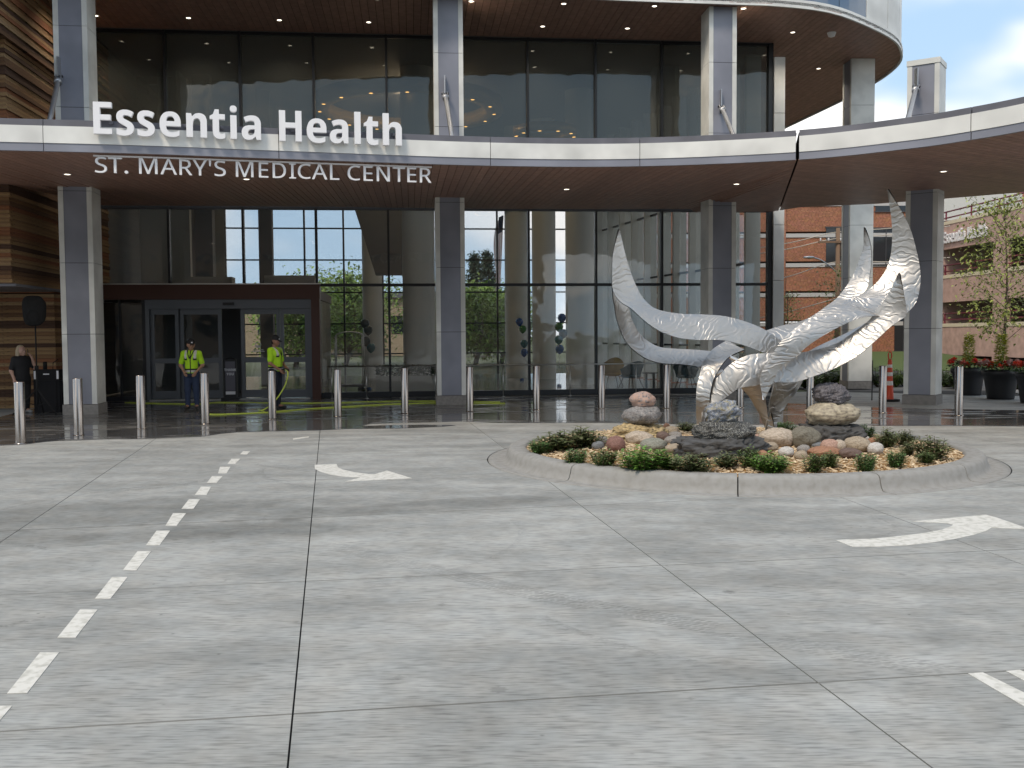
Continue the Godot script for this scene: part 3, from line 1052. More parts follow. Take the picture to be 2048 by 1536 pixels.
# ---------------------------------------------------------------- lobby behind the glass
func lobby():
	var l := setting("lobby_interior")
	l.transform = FB
	var m := mk("terrazzo", lin(0.36, 0.37, 0.36), 0.12)
	tri_tex(m, M.grain_tex, 0.8)
	m = mk("interior_wall", lin(0.46, 0.46, 0.42), 0.7)
	m = mk("interior_dark", lin(0.15, 0.155, 0.16), 0.7)
	m = mk("ceiling_paint", lin(0.26, 0.255, 0.24), 0.8)
	mk("plaster", lin(0.62, 0.64, 0.60), 0.6)
	mk("gold_band", lin(0.55, 0.36, 0.10), 0.35, 0.3)
	pbox("floor", l, M.terrazzo, Vector3(8.0, 0.0, -8.2), Vector3(24.0, 0.03, 16.2))
	pbox("ceiling", l, M.ceiling_paint, Vector3(8.0, 10.6, -8.1), Vector3(24.0, 0.3, 16.0))
	# core wall behind the doors' left, with a lighter panel and a slot window
	pbox("core_wall", l, M.interior_dark, Vector3(-0.4, 5.2, -8.0), Vector3(0.3, 10.3, 15.6))
	pbox("core_wall", l, M.interior_wall, Vector3(0.95, 5.2, -5.0), Vector3(1.6, 10.3, 0.3))
	pbox("core_pier", l, M.interior_dark, Vector3(2.3, 5.2, -4.6), Vector3(0.55, 10.3, 0.5))
	pbox("core_pier", l, M.interior_dark, Vector3(4.0, 5.2, -6.5), Vector3(0.45, 10.3, 0.45))
	# vestibule behind the sliding doors
	pbox("vestibule_roof", l, M.interior_dark, Vector3(3.2, 3.0, -2.2), Vector3(6.4, 0.25, 4.1))
	pbox("vestibule_wall", l, M.interior_dark, Vector3(2.0, 1.44, -4.1), Vector3(3.2, 2.85, 0.12))
	pbox("vestibule_side", l, M.dark_pane, Vector3(6.35, 1.44, -2.3), Vector3(0.03, 2.85, 3.9))
	pbox("duct", l, M.interior_wall, Vector3(2.9, 3.4, -1.6), Vector3(1.6, 0.4, 0.6))
	pbox("duct", l, M.interior_wall, Vector3(5.4, 3.42, -1.6), Vector3(1.5, 0.44, 0.6))
	# rear glass wall and the slanting side wall, both with posts and bars
	var zr := -16.0
	pbox("upper_wall", l, M.interior_dark, Vector3(8.0, 9.1, zr), Vector3(24.0, 2.7, 0.3))
	pbox("rear_solid", l, M.interior_wall, Vector3(0.2, 3.9, zr), Vector3(1.4, 7.75, 0.3))
	for i in 11:
		var x := 0.9 + i * 1.72
		if x > 17.4: break
		pbox("rear_post", l, M.black_metal, Vector3(x, 3.9, zr), Vector3(0.08, 7.75, 0.16))
		pbox("rear_pane", l, M.rear_pane, Vector3(x + 0.86, 3.9, zr), Vector3(1.62, 7.7, 0.01))
		for y in [1.0, 2.35, 3.75, 5.2, 6.6]:
			pbox("rear_bar", l, M.black_metal, Vector3(x + 0.86, y, zr), Vector3(1.64, 0.06, 0.1))
	var a := Vector3(17.3, 0, -15.9)
	var b := Vector3(19.75, 0, -0.35)
	var turn := atan2(-(b - a).z, (b - a).x)
	for i in 12:
		var p := a.lerp(b, i / 11.5)
		pbox("side_fin", l, M.plaster, Vector3(p.x, 5.2, p.z), Vector3(0.12, 10.3, 0.5), turn)
		if i < 11:
			var q := a.lerp(b, (i + 0.5) / 11.5)
			pbox("side_pane", l, M.rear_pane, Vector3(q.x, 5.2, q.z), Vector3(1.2, 10.2, 0.01), turn)
			for y in [1.4, 4.0, 6.4]:
				pbox("side_bar", l, M.black_metal, Vector3(q.x, y, q.z), Vector3(1.22, 0.07, 0.08), turn)
	# round columns
	for q in [[9.292, -3.6, 0.53], [15.079, -6.2, 0.52], [14.411, -11.0, 0.48], [13.444, -12.5, 0.47], [7.404, -13.5, 0.42]]:
		var s := begin(false)
		lathe(s, [Vector2(q[2], 0.015), Vector2(q[2], 10.45)], 32)
		var o := part("round_column", s, M.plaster, l)
		o.position = Vector3(q[0], 0, q[1])
	# dark sloping panel inside the lobby
	var s2 := begin()
	var sx: float = 6.721
	var prof := [Vector2(sx, 7.6), Vector2(sx + 0.35, 6.3), Vector2(sx + 0.75, 5.0), Vector2(sx + 1.05, 4.0), Vector2(sx + 2.1, 4.0), Vector2(sx + 2.1, 7.6)]
	for i in prof.size():
		var p: Vector2 = prof[i]
		var q: Vector2 = prof[(i + 1) % prof.size()]
		quad(s2, Vector3(p.x, p.y, -7.0), Vector3(q.x, q.y, -7.0), Vector3(q.x, q.y, -7.5), Vector3(p.x, p.y, -7.5))
	for z in [-7.0, -7.5]:
		for i in range(1, prof.size() - 1):
			for p in [prof[0], prof[i], prof[i + 1]]: s2.add_vertex(Vector3(p.x, p.y, z))
	part("dark_sloping_panel", s2, M.interior_dark, l)
	# ring light cove under the upper ceiling
	var rc := Vector3(8.992, 9.55, -6.0)
	var s3 := begin(false)
	lathe(s3, [Vector2(2.75, 0.0), Vector2(3.3, 0.0), Vector2(3.3, 0.42), Vector2(2.75, 0.42), Vector2(2.75, 0.0)], 64)
	var ring := part("ceiling_ring", s3, M.gold_band, l)
	ring.position = rc
	for i in 16:
		var an := TAU * i / 16.0
		var s := part("ring_lamp", MESH.lamp, M.warm_glow, ring)
		s.position = Vector3(cos(an) * 3.02, -0.002, sin(an) * 3.02)
	var s4 := begin(false)
	lathe(s4, [Vector2(0.9, 0.0), Vector2(1.1, 0.0), Vector2(1.1, 0.3), Vector2(0.9, 0.3), Vector2(0.9, 0.0)], 40)
	ring = part("ceiling_ring", s4, M.gold_band, l)
	ring.position = Vector3(13.682, 8.6, -5.0)
	for i in 10:
		var an := TAU * i / 10.0
		var s := part("ring_lamp", MESH.lamp, M.warm_glow, ring)
		s.position = Vector3(cos(an) * 1.0, -0.002, sin(an) * 1.0)
	# gallery edge inside the upper glass
	pbox("gallery_edge", l, M.interior_wall, Vector3(10.0, 7.3, -12.0), Vector3(19.0, 0.5, 0.4))
	pbox("gallery_rail", l, M.black_metal, Vector3(10.0, 8.4, -12.0), Vector3(19.0, 0.06, 0.06))
	# the ring's own light
	var ol := OmniLight3D.new()
	ol.name = "ring_light"
	ol.light_energy = 2.5
	ol.light_color = Color(1.0, 0.9, 0.74)
	ol.light_size = 0.5
	ol.omni_range = 40.0
	ol.omni_attenuation = 2.0
	ol.shadow_enabled = true
	ol.position = rc + Vector3(0, 0.2, 0)
	l.add_child(ol)
	lobby_things()

# ---------------------------------------------------------------- round island
const ISLE := Vector2(3.24, -14.49)
const ISLE_R := 3.6

func mound(x: float, z: float) -> float:
	var r := Vector2(x, z).distance_to(ISLE) / 3.0
	return 0.28 - 0.13 * minf(r * r, 1.2)

func island():
	var isle := setting("island")
	isle.position = Vector3(ISLE.x, 0, ISLE.y)
	# kerb in pieces: gutter, rolled face, top, inner face
	var prof := [Vector2(3.595, -0.02), Vector2(3.595, 0.001), Vector2(3.5, -0.003), Vector2(3.41, -0.006), Vector2(3.37, 0.002), Vector2(3.345, 0.03), Vector2(3.325, 0.085), Vector2(3.31, 0.14), Vector2(3.29, 0.17), Vector2(3.25, 0.186), Vector2(3.18, 0.19), Vector2(3.08, 0.19), Vector2(3.05, 0.178), Vector2(3.035, 0.1), Vector2(3.035, -0.02)]
	var cuts := []
	for p in [Vector2(0.909,-12.492), Vector2(2.611,-11.543), Vector2(4.194,-11.270), Vector2(5.533,-12.028), Vector2(-0.108,-14.426)]:
		cuts.append((Vector2(p.x, p.y) - ISLE).angle())
	for k in 6: cuts.append(-2.9 + k * 0.53)
	cuts.sort()
	for i in cuts.size():
		var a0: float = cuts[i] + 0.0022
		var a1: float = (cuts[i + 1] if i + 1 < cuts.size() else cuts[0] + TAU) - 0.0022
		var n := maxi(3, int((a1 - a0) / 0.05))
		var s := begin(false)
		for j in n:
			for k in prof.size() - 1:
				var v := []
				for e in [[k, j], [k + 1, j], [k + 1, j + 1], [k, j + 1]]:
					var a := lerpf(a0, a1, float(e[1]) / n)
					v.append(Vector3(cos(a) * prof[e[0]].x, prof[e[0]].y, sin(a) * prof[e[0]].x))
				quad(s, v[0], v[3], v[2], v[1])
		s.set_smooth_group(-1)
		for a in [a0, a1]:
			for k in range(0, prof.size() - 1):
				for q in [Vector2(3.2, -0.02), prof[k], prof[k + 1]]:
					s.add_vertex(Vector3(cos(a) * q.x, q.y, sin(a) * q.x))
		part("kerb_piece", s, M.kerb_concrete, isle)
	var sj := begin(false)
	lathe(sj, [Vector2(2.9, -0.03), Vector2(3.61, -0.012)], 90)
	part("kerb_bed", sj, M.joint_dark, isle)
	# bed of wood chip
	var st := begin(false)
	var rings := [0.0, 0.5, 1.0, 1.5, 2.0, 2.4, 2.7, 2.9, 3.04]
	var bp := []
	for r in rings: bp.append(Vector2(r, mound(ISLE.x + r, ISLE.y) - 0.01))
	bp.reverse()
	lathe(st, bp, 60)
	var m := mk("mulch_bed", lin(0.42, 0.31, 0.18), 0.95)
	tri_tex(m, ramp(noise_image(512, 0.06, 71, 4, FastNoiseLite.TYPE_CELLULAR), [[0.0, Color(0.45, 0.35, 0.25)], [0.5, Color(0.9, 0.8, 0.65)], [1.0, Color(1, 1, 0.9)]]), 1.6)
	part("mulch_soil", st, m, isle)
	var mm := MultiMesh.new()
	mm.transform_format = MultiMesh.TRANSFORM_3D
	mm.use_colors = true
	var cs := begin()
	box(cs, Vector3.ZERO, Vector3(1, 1, 1))
	cs.generate_normals()
	mm.mesh = cs.commit()
	mm.instance_count = 9000
	for i in 9000:
		var a := rng.randf() * TAU
		var r := sqrt(rng.randf()) * 3.03
		var x := cos(a) * r
		var z := sin(a) * r
		var b := Basis.from_euler(Vector3(rng.randf_range(-0.4, 0.4), rng.randf() * TAU, rng.randf_range(-0.4, 0.4))) * Basis.from_scale(Vector3(rng.randf_range(0.03, 0.09), rng.randf_range(0.004, 0.01), rng.randf_range(0.01, 0.025)))
		mm.set_instance_transform(i, Transform3D(b, Vector3(x, mound(ISLE.x + x, ISLE.y + z) + rng.randf_range(-0.004, 0.014), z)))
		var t := rng.randf()
		mm.set_instance_color(i, Color(0.74, 0.60, 0.41).lerp(Color(0.42, 0.28, 0.15), t * t) * rng.randf_range(0.8, 1.1))
	m = mk("wood_chip", Color(1, 1, 1), 0.9)
	m.vertex_color_use_as_albedo = true
	var mi := MultiMeshInstance3D.new()
	mi.name = "wood_chips"
	mi.multimesh = mm
	mi.material_override = m
	mi.set_meta("kind", "stuff")
	isle.add_child(mi)
	stones()
	shrubs()

func rock_mesh(seed_: int, rough: float, blocky := 0.0, nu := 30, nv := 18) -> ArrayMesh:
	var n := FastNoiseLite.new()
	n.seed = seed_
	n.frequency = 0.9
	n.fractal_octaves = 4
	var fine := -0.3 if nu > 40 else 0.0
	var s := begin(false)
	var f := func(i: int, j: int) -> Vector3:
		var a := TAU * (i % nu) / nu
		var b := PI * j / nv - PI / 2
		var d := Vector3(cos(a) * cos(b), sin(b), sin(a) * cos(b))
		if blocky > 0.1:
			var q := Vector3(signf(d.x) * pow(absf(d.x), 1.0 - blocky), signf(d.y) * pow(absf(d.y), 1.0 - blocky), signf(d.z) * pow(absf(d.z), 1.0 - blocky))
			d = d.lerp(q / maxf(q.abs().x, maxf(q.abs().y, q.abs().z)), blocky * 1.4)
		return d * 0.5 * (1.0 + rough * n.get_noise_3dv(d * 1.3) + rough * 0.35 * n.get_noise_3dv(d * 5.0) + fine * absf(n.get_noise_3dv(d * 3.1 + Vector3(5, 2, 1))))
	for i in nu:
		for j in nv:
			var a: Vector3 = f.call(i, j)
			var b: Vector3 = f.call(i, j + 1)
			var c: Vector3 = f.call(i + 1, j + 1)
			var d: Vector3 = f.call(i + 1, j)
			if j > 0:
				for p in [a, b, d]: s.add_vertex(p)
			if j < nv - 1:
				for p in [d, b, c]: s.add_vertex(p)
	s.generate_normals()
	return s.commit()

func stones():
	var tex := ramp(noise_image(256, 0.02, 81, 5), [[0.2, Color(0.72, 0.7, 0.68)], [0.5, Color(0.92, 0.9, 0.88)], [0.8, Color(1, 1, 1)]])
	var tints := {"red": lin(0.24, 0.13, 0.11), "tan": lin(0.40, 0.34, 0.26), "blue": lin(0.20, 0.22, 0.24), "orange": lin(0.38, 0.20, 0.12), "cream": lin(0.52, 0.45, 0.37), "green": lin(0.27, 0.28, 0.24), "grey": lin(0.30, 0.29, 0.28), "brown": lin(0.16, 0.11, 0.095), "white": lin(0.58, 0.57, 0.55), "pink": lin(0.46, 0.30, 0.24), "olive": lin(0.19, 0.18, 0.145)}
	for k in tints:
		var m := mk("stone_" + k, tints[k], 0.75)
		tri_tex(m, tex, 2.2, false)
	var shapes := []
	for i in 5: shapes.append(rock_mesh(100 + i, 0.16))
	# each stone: x, distance, width, height, colour, what tells it apart
	var list := [[1.41,13.50,0.25,0.18,"red","plum red round stone at the left end of the stone bed"],[1.29,14.29,0.16,0.11,"grey","small grey tan stone beside the plum red stone"],[1.19,13.79,0.17,0.10,"blue","blue grey stone at the far left of the bed"],[1.68,14.61,0.12,0.08,"orange","small rust stone behind the plum red stone"],[1.80,14.10,0.38,0.16,"cream","broad pale tan stone below the straw coloured boulder"],[1.90,13.33,0.35,0.15,"green","green grey flat stone before the pale tan stone"],[1.96,15.09,0.24,0.09,"grey","small grey stone leaning on the straw coloured boulder"],[2.08,14.61,0.14,0.08,"white","small pale grey stone right of the broad tan stone"],[2.17,14.35,0.19,0.12,"brown","dark brown stone in the left half of the bed"],[2.42,15.61,0.12,0.14,"orange","orange stone behind the straw coloured boulder"],[2.40,15.02,0.23,0.13,"tan","tan grey stone right of the straw coloured boulder"],[2.39,14.61,0.20,0.09,"grey","grey stone before the left steel foot plate"],[2.27,13.91,0.26,0.11,"grey","grey brown stone left of the dark slab"],[2.16,13.06,0.31,0.11,"tan","tan mottled stone low at the dark slab's left end"],[2.51,12.90,0.14,0.08,"blue","blue grey pebble before the dark slab"],[3.42,13.85,0.21,0.11,"pink","pink stone right of the dark slab"],[3.60,13.45,0.48,0.23,"cream","large cream boulder before the steel foot plate"],[3.40,13.11,0.24,0.10,"tan","tan grey stone in front of the large cream boulder"],[3.16,12.55,0.13,0.09,"orange","orange pebble before the large cream boulder"],[3.97,13.45,0.42,0.25,"olive","large smooth olive grey boulder in mid bed"],[3.49,12.65,0.20,0.11,"white","white speckled oval stone in front"],[3.77,12.85,0.16,0.11,"grey","grey speckled stone below the olive boulder"],[3.62,12.45,0.16,0.10,"tan","tan stone in the front row below the olive boulder"],[4.12,13.39,0.19,0.07,"blue","flat blue grey stone right of the olive boulder"],[3.99,12.65,0.42,0.11,"orange","long flat orange stone in the front row"],[4.20,13.11,0.24,0.14,"pink","pink stone above the long orange stone"],[4.31,13.11,0.18,0.14,"cream","cream stone leaning on the pink stone"],[4.47,14.16,0.17,0.09,"pink","small pinkish tan stone behind the pink stone"],[4.56,13.11,0.34,0.18,"tan","large tan stone right of the bed's middle"],[4.29,12.60,0.28,0.11,"brown","grey brown flat stone in the right front row"],[4.76,13.01,0.21,0.13,"white","pale grey stone at the right end of the row"],[5.13,14.48,0.14,0.07,"white","small white blue pebble behind the large tan stone"],[5.06,13.91,0.17,0.10,"orange","rust stone at the back of the right end"],[5.13,13.85,0.08,0.09,"tan","tiny tan stone beside the rust stone"]]
	var i := 0
	for q in list:
		var x: float = q[0]
		var d: float = q[1]
		var w: float = q[2] * 1.06
		var h: float = q[3] * 1.3
		var dz := w * 0.75
		var o := part("stone", shapes[i % 5], M["stone_" + q[4]], self)
		tag(o, q[5], "stone", "rounded stones on the island")
		var z := -d - dz * 0.3
		o.transform = Transform3D(Basis(Vector3.UP, (i * 37 % 7 - 3) * 0.12) * Basis.from_scale(Vector3(w, h, dz)), Vector3(x, mound(x, z) + h * 0.34, z))
		i += 1
	# three stacks of balanced rocks
	var r := {}
	var m: StandardMaterial3D = mk("straw_rock", Color(1, 1, 1), 0.9)
	tri_tex(m, ramp(noise_image(256, 0.025, 91, 5), [[0.15, Color(0.30, 0.26, 0.20)], [0.45, Color(0.62, 0.55, 0.42)], [0.62, Color(0.74, 0.64, 0.45)], [0.85, Color(0.82, 0.76, 0.62)]]), 2.0, false)
	m = mk("granite_rock", Color(1, 1, 1), 0.85)
	tri_tex(m, ramp(noise_image(512, 0.045, 92, 3), [[0.1, Color(0.08, 0.08, 0.09)], [0.5, Color(0.17, 0.17, 0.18)], [0.62, Color(0.42, 0.42, 0.41)], [0.8, Color(0.72, 0.72, 0.68)]]), 1.6, false)
	m = mk("slate_rock", lin(0.085, 0.087, 0.09), 0.8)
	tri_tex(m, tex, 2.0, false)
	m = mk("swirl_rock", Color(1, 1, 1), 0.6)
	var sw := noise_image(256, 0.012, 93, 3)
	tri_tex(m, ramp(sw, [[0.0, Color(0.22, 0.24, 0.28)], [0.3, Color(0.5, 0.54, 0.6)], [0.4, Color(0.16, 0.17, 0.2)], [0.48, Color(0.78, 0.8, 0.84)], [0.56, Color(0.3, 0.32, 0.36)], [0.66, Color(0.72, 0.7, 0.62)], [0.8, Color(0.42, 0.38, 0.26)], [1.0, Color(0.8, 0.8, 0.78)]]), 1.5, false)
	m = mk("gneiss_rock", Color(1, 1, 1), 0.75)
	tri_tex(m, ramp(noise_image(256, 0.015, 94, 4), [[0.1, Color(0.2, 0.2, 0.22)], [0.4, Color(0.5, 0.5, 0.5)], [0.52, Color(0.62, 0.61, 0.6)], [0.6, Color(0.36, 0.34, 0.34)], [0.85, Color(0.7, 0.68, 0.66)]]), 1.8, false)
	m = mk("rose_rock", Color(1, 1, 1), 0.75)
	tri_tex(m, ramp(noise_image(256, 0.016, 95, 4), [[0.1, Color(0.2, 0.2, 0.22)], [0.38, Color(0.62, 0.6, 0.6)], [0.52, Color(0.66, 0.52, 0.46)], [0.75, Color(0.72, 0.62, 0.56)], [1.0, Color(0.5, 0.4, 0.36)]]), 1.6, false)
	m = mk("buff_rock", Color(1, 1, 1), 0.85)
	tri_tex(m, ramp(noise_image(256, 0.02, 96, 5), [[0.1, Color(0.36, 0.33, 0.3)], [0.4, Color(0.58, 0.54, 0.48)], [0.6, Color(0.68, 0.64, 0.55)], [0.9, Color(0.78, 0.74, 0.66)]]), 1.4, false)
	m = mk("veined_rock", Color(1, 1, 1), 0.75)
	var vi := FastNoiseLite.new()
	vi.seed = 97
	vi.frequency = 0.02
	vi.noise_type = FastNoiseLite.TYPE_SIMPLEX
	vi.fractal_type = FastNoiseLite.FRACTAL_RIDGED
	vi.fractal_octaves = 3
	tri_tex(m, ramp(vi.get_seamless_image(256, 256), [[0.0, Color(0.26, 0.25, 0.27)], [0.6, Color(0.36, 0.35, 0.37)], [0.82, Color(0.45, 0.43, 0.44)], [0.9, Color(0.8, 0.78, 0.77)], [1.0, Color(0.9, 0.88, 0.86)]]), 1.6, false)
	# centre, width, height, material, blockiness, label
	var pile := [[1.88,0.30,-14.70,0.82,0.33,"straw_rock",0.15,"straw coloured rough boulder, base of the left rock stack"],[1.91,0.61,-14.70,0.54,0.26,"gneiss_rock",0.0,"grey banded rock in the middle of the left stack"],[1.92,0.83,-14.70,0.35,0.22,"rose_rock",0.0,"small grey and pink rock on top of the left stack"],[2.69,0.27,-13.05,1.16,0.38,"slate_rock",0.25,"low dark slab under the speckled boulder of the middle stack"],[2.77,0.49,-13.05,0.78,0.34,"granite_rock",0.12,"dark speckled granite boulder in the middle stack"],[2.76,0.77,-13.05,0.41,0.28,"swirl_rock",0.15,"blue grey swirled rock on top of the middle stack"],[4.58,0.31,-14.30,0.86,0.36,"slate_rock",0.3,"dark blocky boulder, base of the right rock stack"],[4.58,0.64,-14.30,0.71,0.34,"buff_rock",0.05,"big buff oval rock in the right stack"],[4.57,0.91,-14.30,0.48,0.28,"veined_rock",0.15,"dark grey rock with white veins on top of the right stack"]]
	i = 0
	for q in pile:
		var o := part("boulder", rock_mesh(200 + i, 0.3 if q[6] > 0.1 else 0.18, q[6], 56 if q[6] > 0.1 else 32, 34 if q[6] > 0.1 else 20), M[q[5]], self)
		tag(o, q[7], "rock", "balanced rocks in three stacks")
		o.transform = Transform3D(Basis(Vector3.BACK, [0.0, 0.03, -0.1, 0.02, -0.03, 0.12, 0.0, 0.03, -0.12][i]) * Basis.from_scale(Vector3(q[3] * 1.07, q[4] * 1.06 + 0.02, q[3] * 0.85)), Vector3(q[0], q[1], q[2]))
		i += 1

func leaf(s: SurfaceTool, p: Vector3, dir: Vector3, side: Vector3, l: float, w: float, c: Color, droop := 0.2):
	# a pointed leaf folded a little along its rib
	var up := side.cross(dir).normalized()
	var mid := p + dir * (l * 0.45) - up * 0.04 * l
	var tip := p + dir * l - Vector3.UP * droop * l
	s.set_color(c)
	for v in [p, mid + side * w * 0.5 + up * w * 0.18, mid, mid, mid + side * w * 0.5 + up * w * 0.18, tip, p, mid, mid - side * w * 0.5 + up * w * 0.18, mid, tip, mid - side * w * 0.5 + up * w * 0.18]:
		s.add_vertex(v)

func shrub_mesh(seed_: int, tone: Color, stems: int) -> Array:
	# unit shrub: 1 wide and 1 high, in leaves and stems
	var r := RandomNumberGenerator.new()
	r.seed = seed_
	var s := begin()
	var t := begin()
	for k in stems:
		var a := r.randf() * TAU
		var out := sqrt(r.randf()) * 0.42
		var top := Vector3(cos(a) * out, r.randf_range(0.55, 1.0) * (1.0 - out * 0.7), sin(a) * out)
		var base := Vector3(top.x * 0.25, 0, top.z * 0.25)
		var midp := base.lerp(top, 0.5) + Vector3(top.x, 0, top.z) * 0.25
		tube(t, [base, midp, top], 0.012, 0.005, 4)
		var n := 20
		for i in n:
			var f := 0.15 + 0.85 * i / n
			var p := base.lerp(midp, f * 2.0) if f < 0.5 else midp.lerp(top, f * 2.0 - 1.0)
			var an := i * 2.4 + a
			var dir := Vector3(cos(an), r.randf_range(0.0, 0.7), sin(an)).normalized()
			var sd := dir.cross(Vector3.UP).normalized()
			var c := tone * r.randf_range(0.65, 1.35)
			if f > 0.85 and r.randf() < 0.35: c = c.lerp(Color(0.12, 0.10, 0.05), 0.5)
			leaf(s, p, dir, sd, r.randf_range(0.14, 0.24), r.randf_range(0.05, 0.085), c, r.randf_range(0.0, 0.35))
	s.generate_normals()
	t.generate_normals()
	return [s.commit(), t.commit()]

func shrubs():
	var lm := mk("leaf_green", Color(1, 1, 1), 0.5)
	lm.vertex_color_use_as_albedo = true
	lm.backlight_enabled = true
	lm.backlight = Color(0.25, 0.3, 0.1)
	mk("stem_brown", lin(0.08, 0.055, 0.03), 0.9)
	var kinds := [shrub_mesh(1, Color(0.10, 0.155, 0.045), 34), shrub_mesh(2, Color(0.13, 0.25, 0.045), 40), shrub_mesh(3, Color(0.12, 0.15, 0.06), 30), shrub_mesh(4, Color(0.09, 0.18, 0.05), 34)]
	# x, distance, width, height, kind, label
	var list := [[0.37,13.76,0.30,0.22,3,"small leafy shrub at the far left tip of the island"],[0.66,13.99,0.59,0.29,2,"bushy olive shrub at the left of the island"],[1.02,14.11,0.56,0.31,2,"tall bronze tinged shrub at the island's left back"],[0.81,12.59,0.29,0.24,3,"low green shrub by the left front kerb"],[1.13,12.30,0.33,0.26,0,"dark green shrub before the blue grey stone"],[1.58,11.94,0.53,0.33,1,"wide bright green shrub before the left stones"],[1.89,12.03,0.30,0.22,1,"small bright shrub left of the dark slab"],[2.14,11.77,0.45,0.26,2,"bronze green shrub before the dark slab's left end"],[2.59,12.03,0.32,0.20,2,"low bronze shrub before the dark slab"],[2.84,11.94,0.25,0.28,0,"upright shrub at the dark slab's right end"],[3.03,11.68,0.43,0.25,1,"bright green shrub at mid front kerb"],[3.53,11.68,0.27,0.25,0,"dark green shrub before the orange stone"],[3.82,11.94,0.23,0.21,0,"slim dark shrub right of mid front"],[4.17,11.73,0.25,0.25,3,"single green shrub before the pale grey stone"],[4.64,12.03,0.24,0.24,3,"green shrub in the right front of the bed"],[5.16,13.70,0.32,0.29,2,"airy shrub behind the right end of the stones"],[5.52,13.99,0.28,0.25,2,"thin shrub beside the airy shrub on the right"],[5.38,12.78,0.43,0.32,2,"tall bushy shrub near the right end of the island"],[5.16,12.99,0.21,0.19,2,"rusty tinted small shrub in the right group"],[5.14,12.40,0.24,0.17,0,"low dark shrub below the tall bushy right shrub"],[5.33,15.02,0.29,0.23,3,"leafy shrub beside the dark blocky boulder"],[4.36,15.90,0.33,0.17,3,"small shrub behind the steel foot plate"],[2.78,15.90,0.35,0.16,2,"small shrub behind the left steel foot plate"]]
	for q in list:
		var x: float = q[0]
		var d: float = q[1]
		var w: float = q[2] * 1.25
		var h: float = q[3] * 1.15
		var o := thing("shrub", q[5], "shrub", Vector3(x, mound(x, -d) - 0.01, -d), q[0] * 7.37, "planted shrubs on the island")
		var f := part("foliage", kinds[q[4]][0], M.leaf_green, o)
		var g := part("stems", kinds[q[4]][1], M.stem_brown, o)
		f.scale = Vector3(w, h, w)
		g.scale = f.scale

# ---------------------------------------------------------------- sculpture
var rims := []

func ribbon(a: Array, b: Array, bulge: float, thick := 0.016) -> SurfaceTool:
	# a curved sheet between two edges; bulge bends it out across its width
	var n := 64
	var k := 8
	var ea := curve(v3s(a), n)
	var eb := curve(v3s(b), n)
	var mt: Vector3 = ea[n / 2 + 1] + eb[n / 2 + 1] - ea[n / 2 - 1] - eb[n / 2 - 1]
	var bend := 1.0 if mt.cross(eb[n / 2] - ea[n / 2]).z > 0 else -1.0
	var grid := []
	var len := 0.0
	var lens := []
	for i in n:
		if i: len += ((ea[i] + eb[i]) * 0.5).distance_to((ea[i - 1] + eb[i - 1]) * 0.5)
		lens.append(len)
		var tan: Vector3 = (ea[mini(i + 1, n - 1)] + eb[mini(i + 1, n - 1)] - ea[maxi(i - 1, 0)] - eb[maxi(i - 1, 0)])
		var nor := tan.cross(eb[i] - ea[i])
		nor = nor.normalized() if nor.length() > 1e-6 else Vector3.BACK
		nor *= bend
		var row := []
		var w: float = ea[i].distance_to(eb[i])
		for j in k + 1:
			var t := float(j) / k
			row.append(ea[i].lerp(eb[i], t) + nor * (4.0 * t * (1.0 - t) * bulge * 0.45 * w))
		grid.append(row)
	var nrm := []
	for i in n:
		var row := []
		for j in k + 1:
			var du: Vector3 = grid[mini(i + 1, n - 1)][j] - grid[maxi(i - 1, 0)][j]
			var dv: Vector3 = grid[i][mini(j + 1, k)] - grid[i][maxi(j - 1, 0)]
			var q := du.cross(dv)
			q = q.normalized() if q.length() > 1e-7 else Vector3.BACK
			row.append(q)
		nrm.append(row)
	var s := begin(false)
	for sd in [1.0, -1.0]:
		for i in n - 1:
			for j in k:
				var c := [[i, j], [i + 1, j], [i + 1, j + 1], [i, j + 1]]
				for e in ([0, 2, 1, 0, 3, 2] if sd > 0 else [0, 1, 2, 0, 2, 3]):
					var u: Array = c[e]
					var w: float = ea[u[0]].distance_to(eb[u[0]])
					s.set_uv(Vector2(lens[u[0]], (float(u[1]) / k - 0.5) * maxf(w, 0.05)))
					s.set_normal(nrm[u[0]][u[1]] * sd)
					s.add_vertex(grid[u[0]][u[1]] + nrm[u[0]][u[1]] * (sd * thick * 0.5))
	rims = []
	for j in [0, k]:
		var rim := begin(false)
		rims.append(rim)
		for i in n - 1:
			var h: Vector3 = nrm[i][j] * (thick * 0.5)
			var h2: Vector3 = nrm[i + 1][j] * (thick * 0.5)
			var eo: Vector3 = (grid[i][j] - grid[i][k - j]).normalized()
			for p in [grid[i][j] + h, grid[i + 1][j] + h2, grid[i + 1][j] - h2, grid[i][j] + h, grid[i + 1][j] - h2, grid[i][j] - h]:
				rim.set_normal(eo)
				rim.add_vertex(p)
	return s

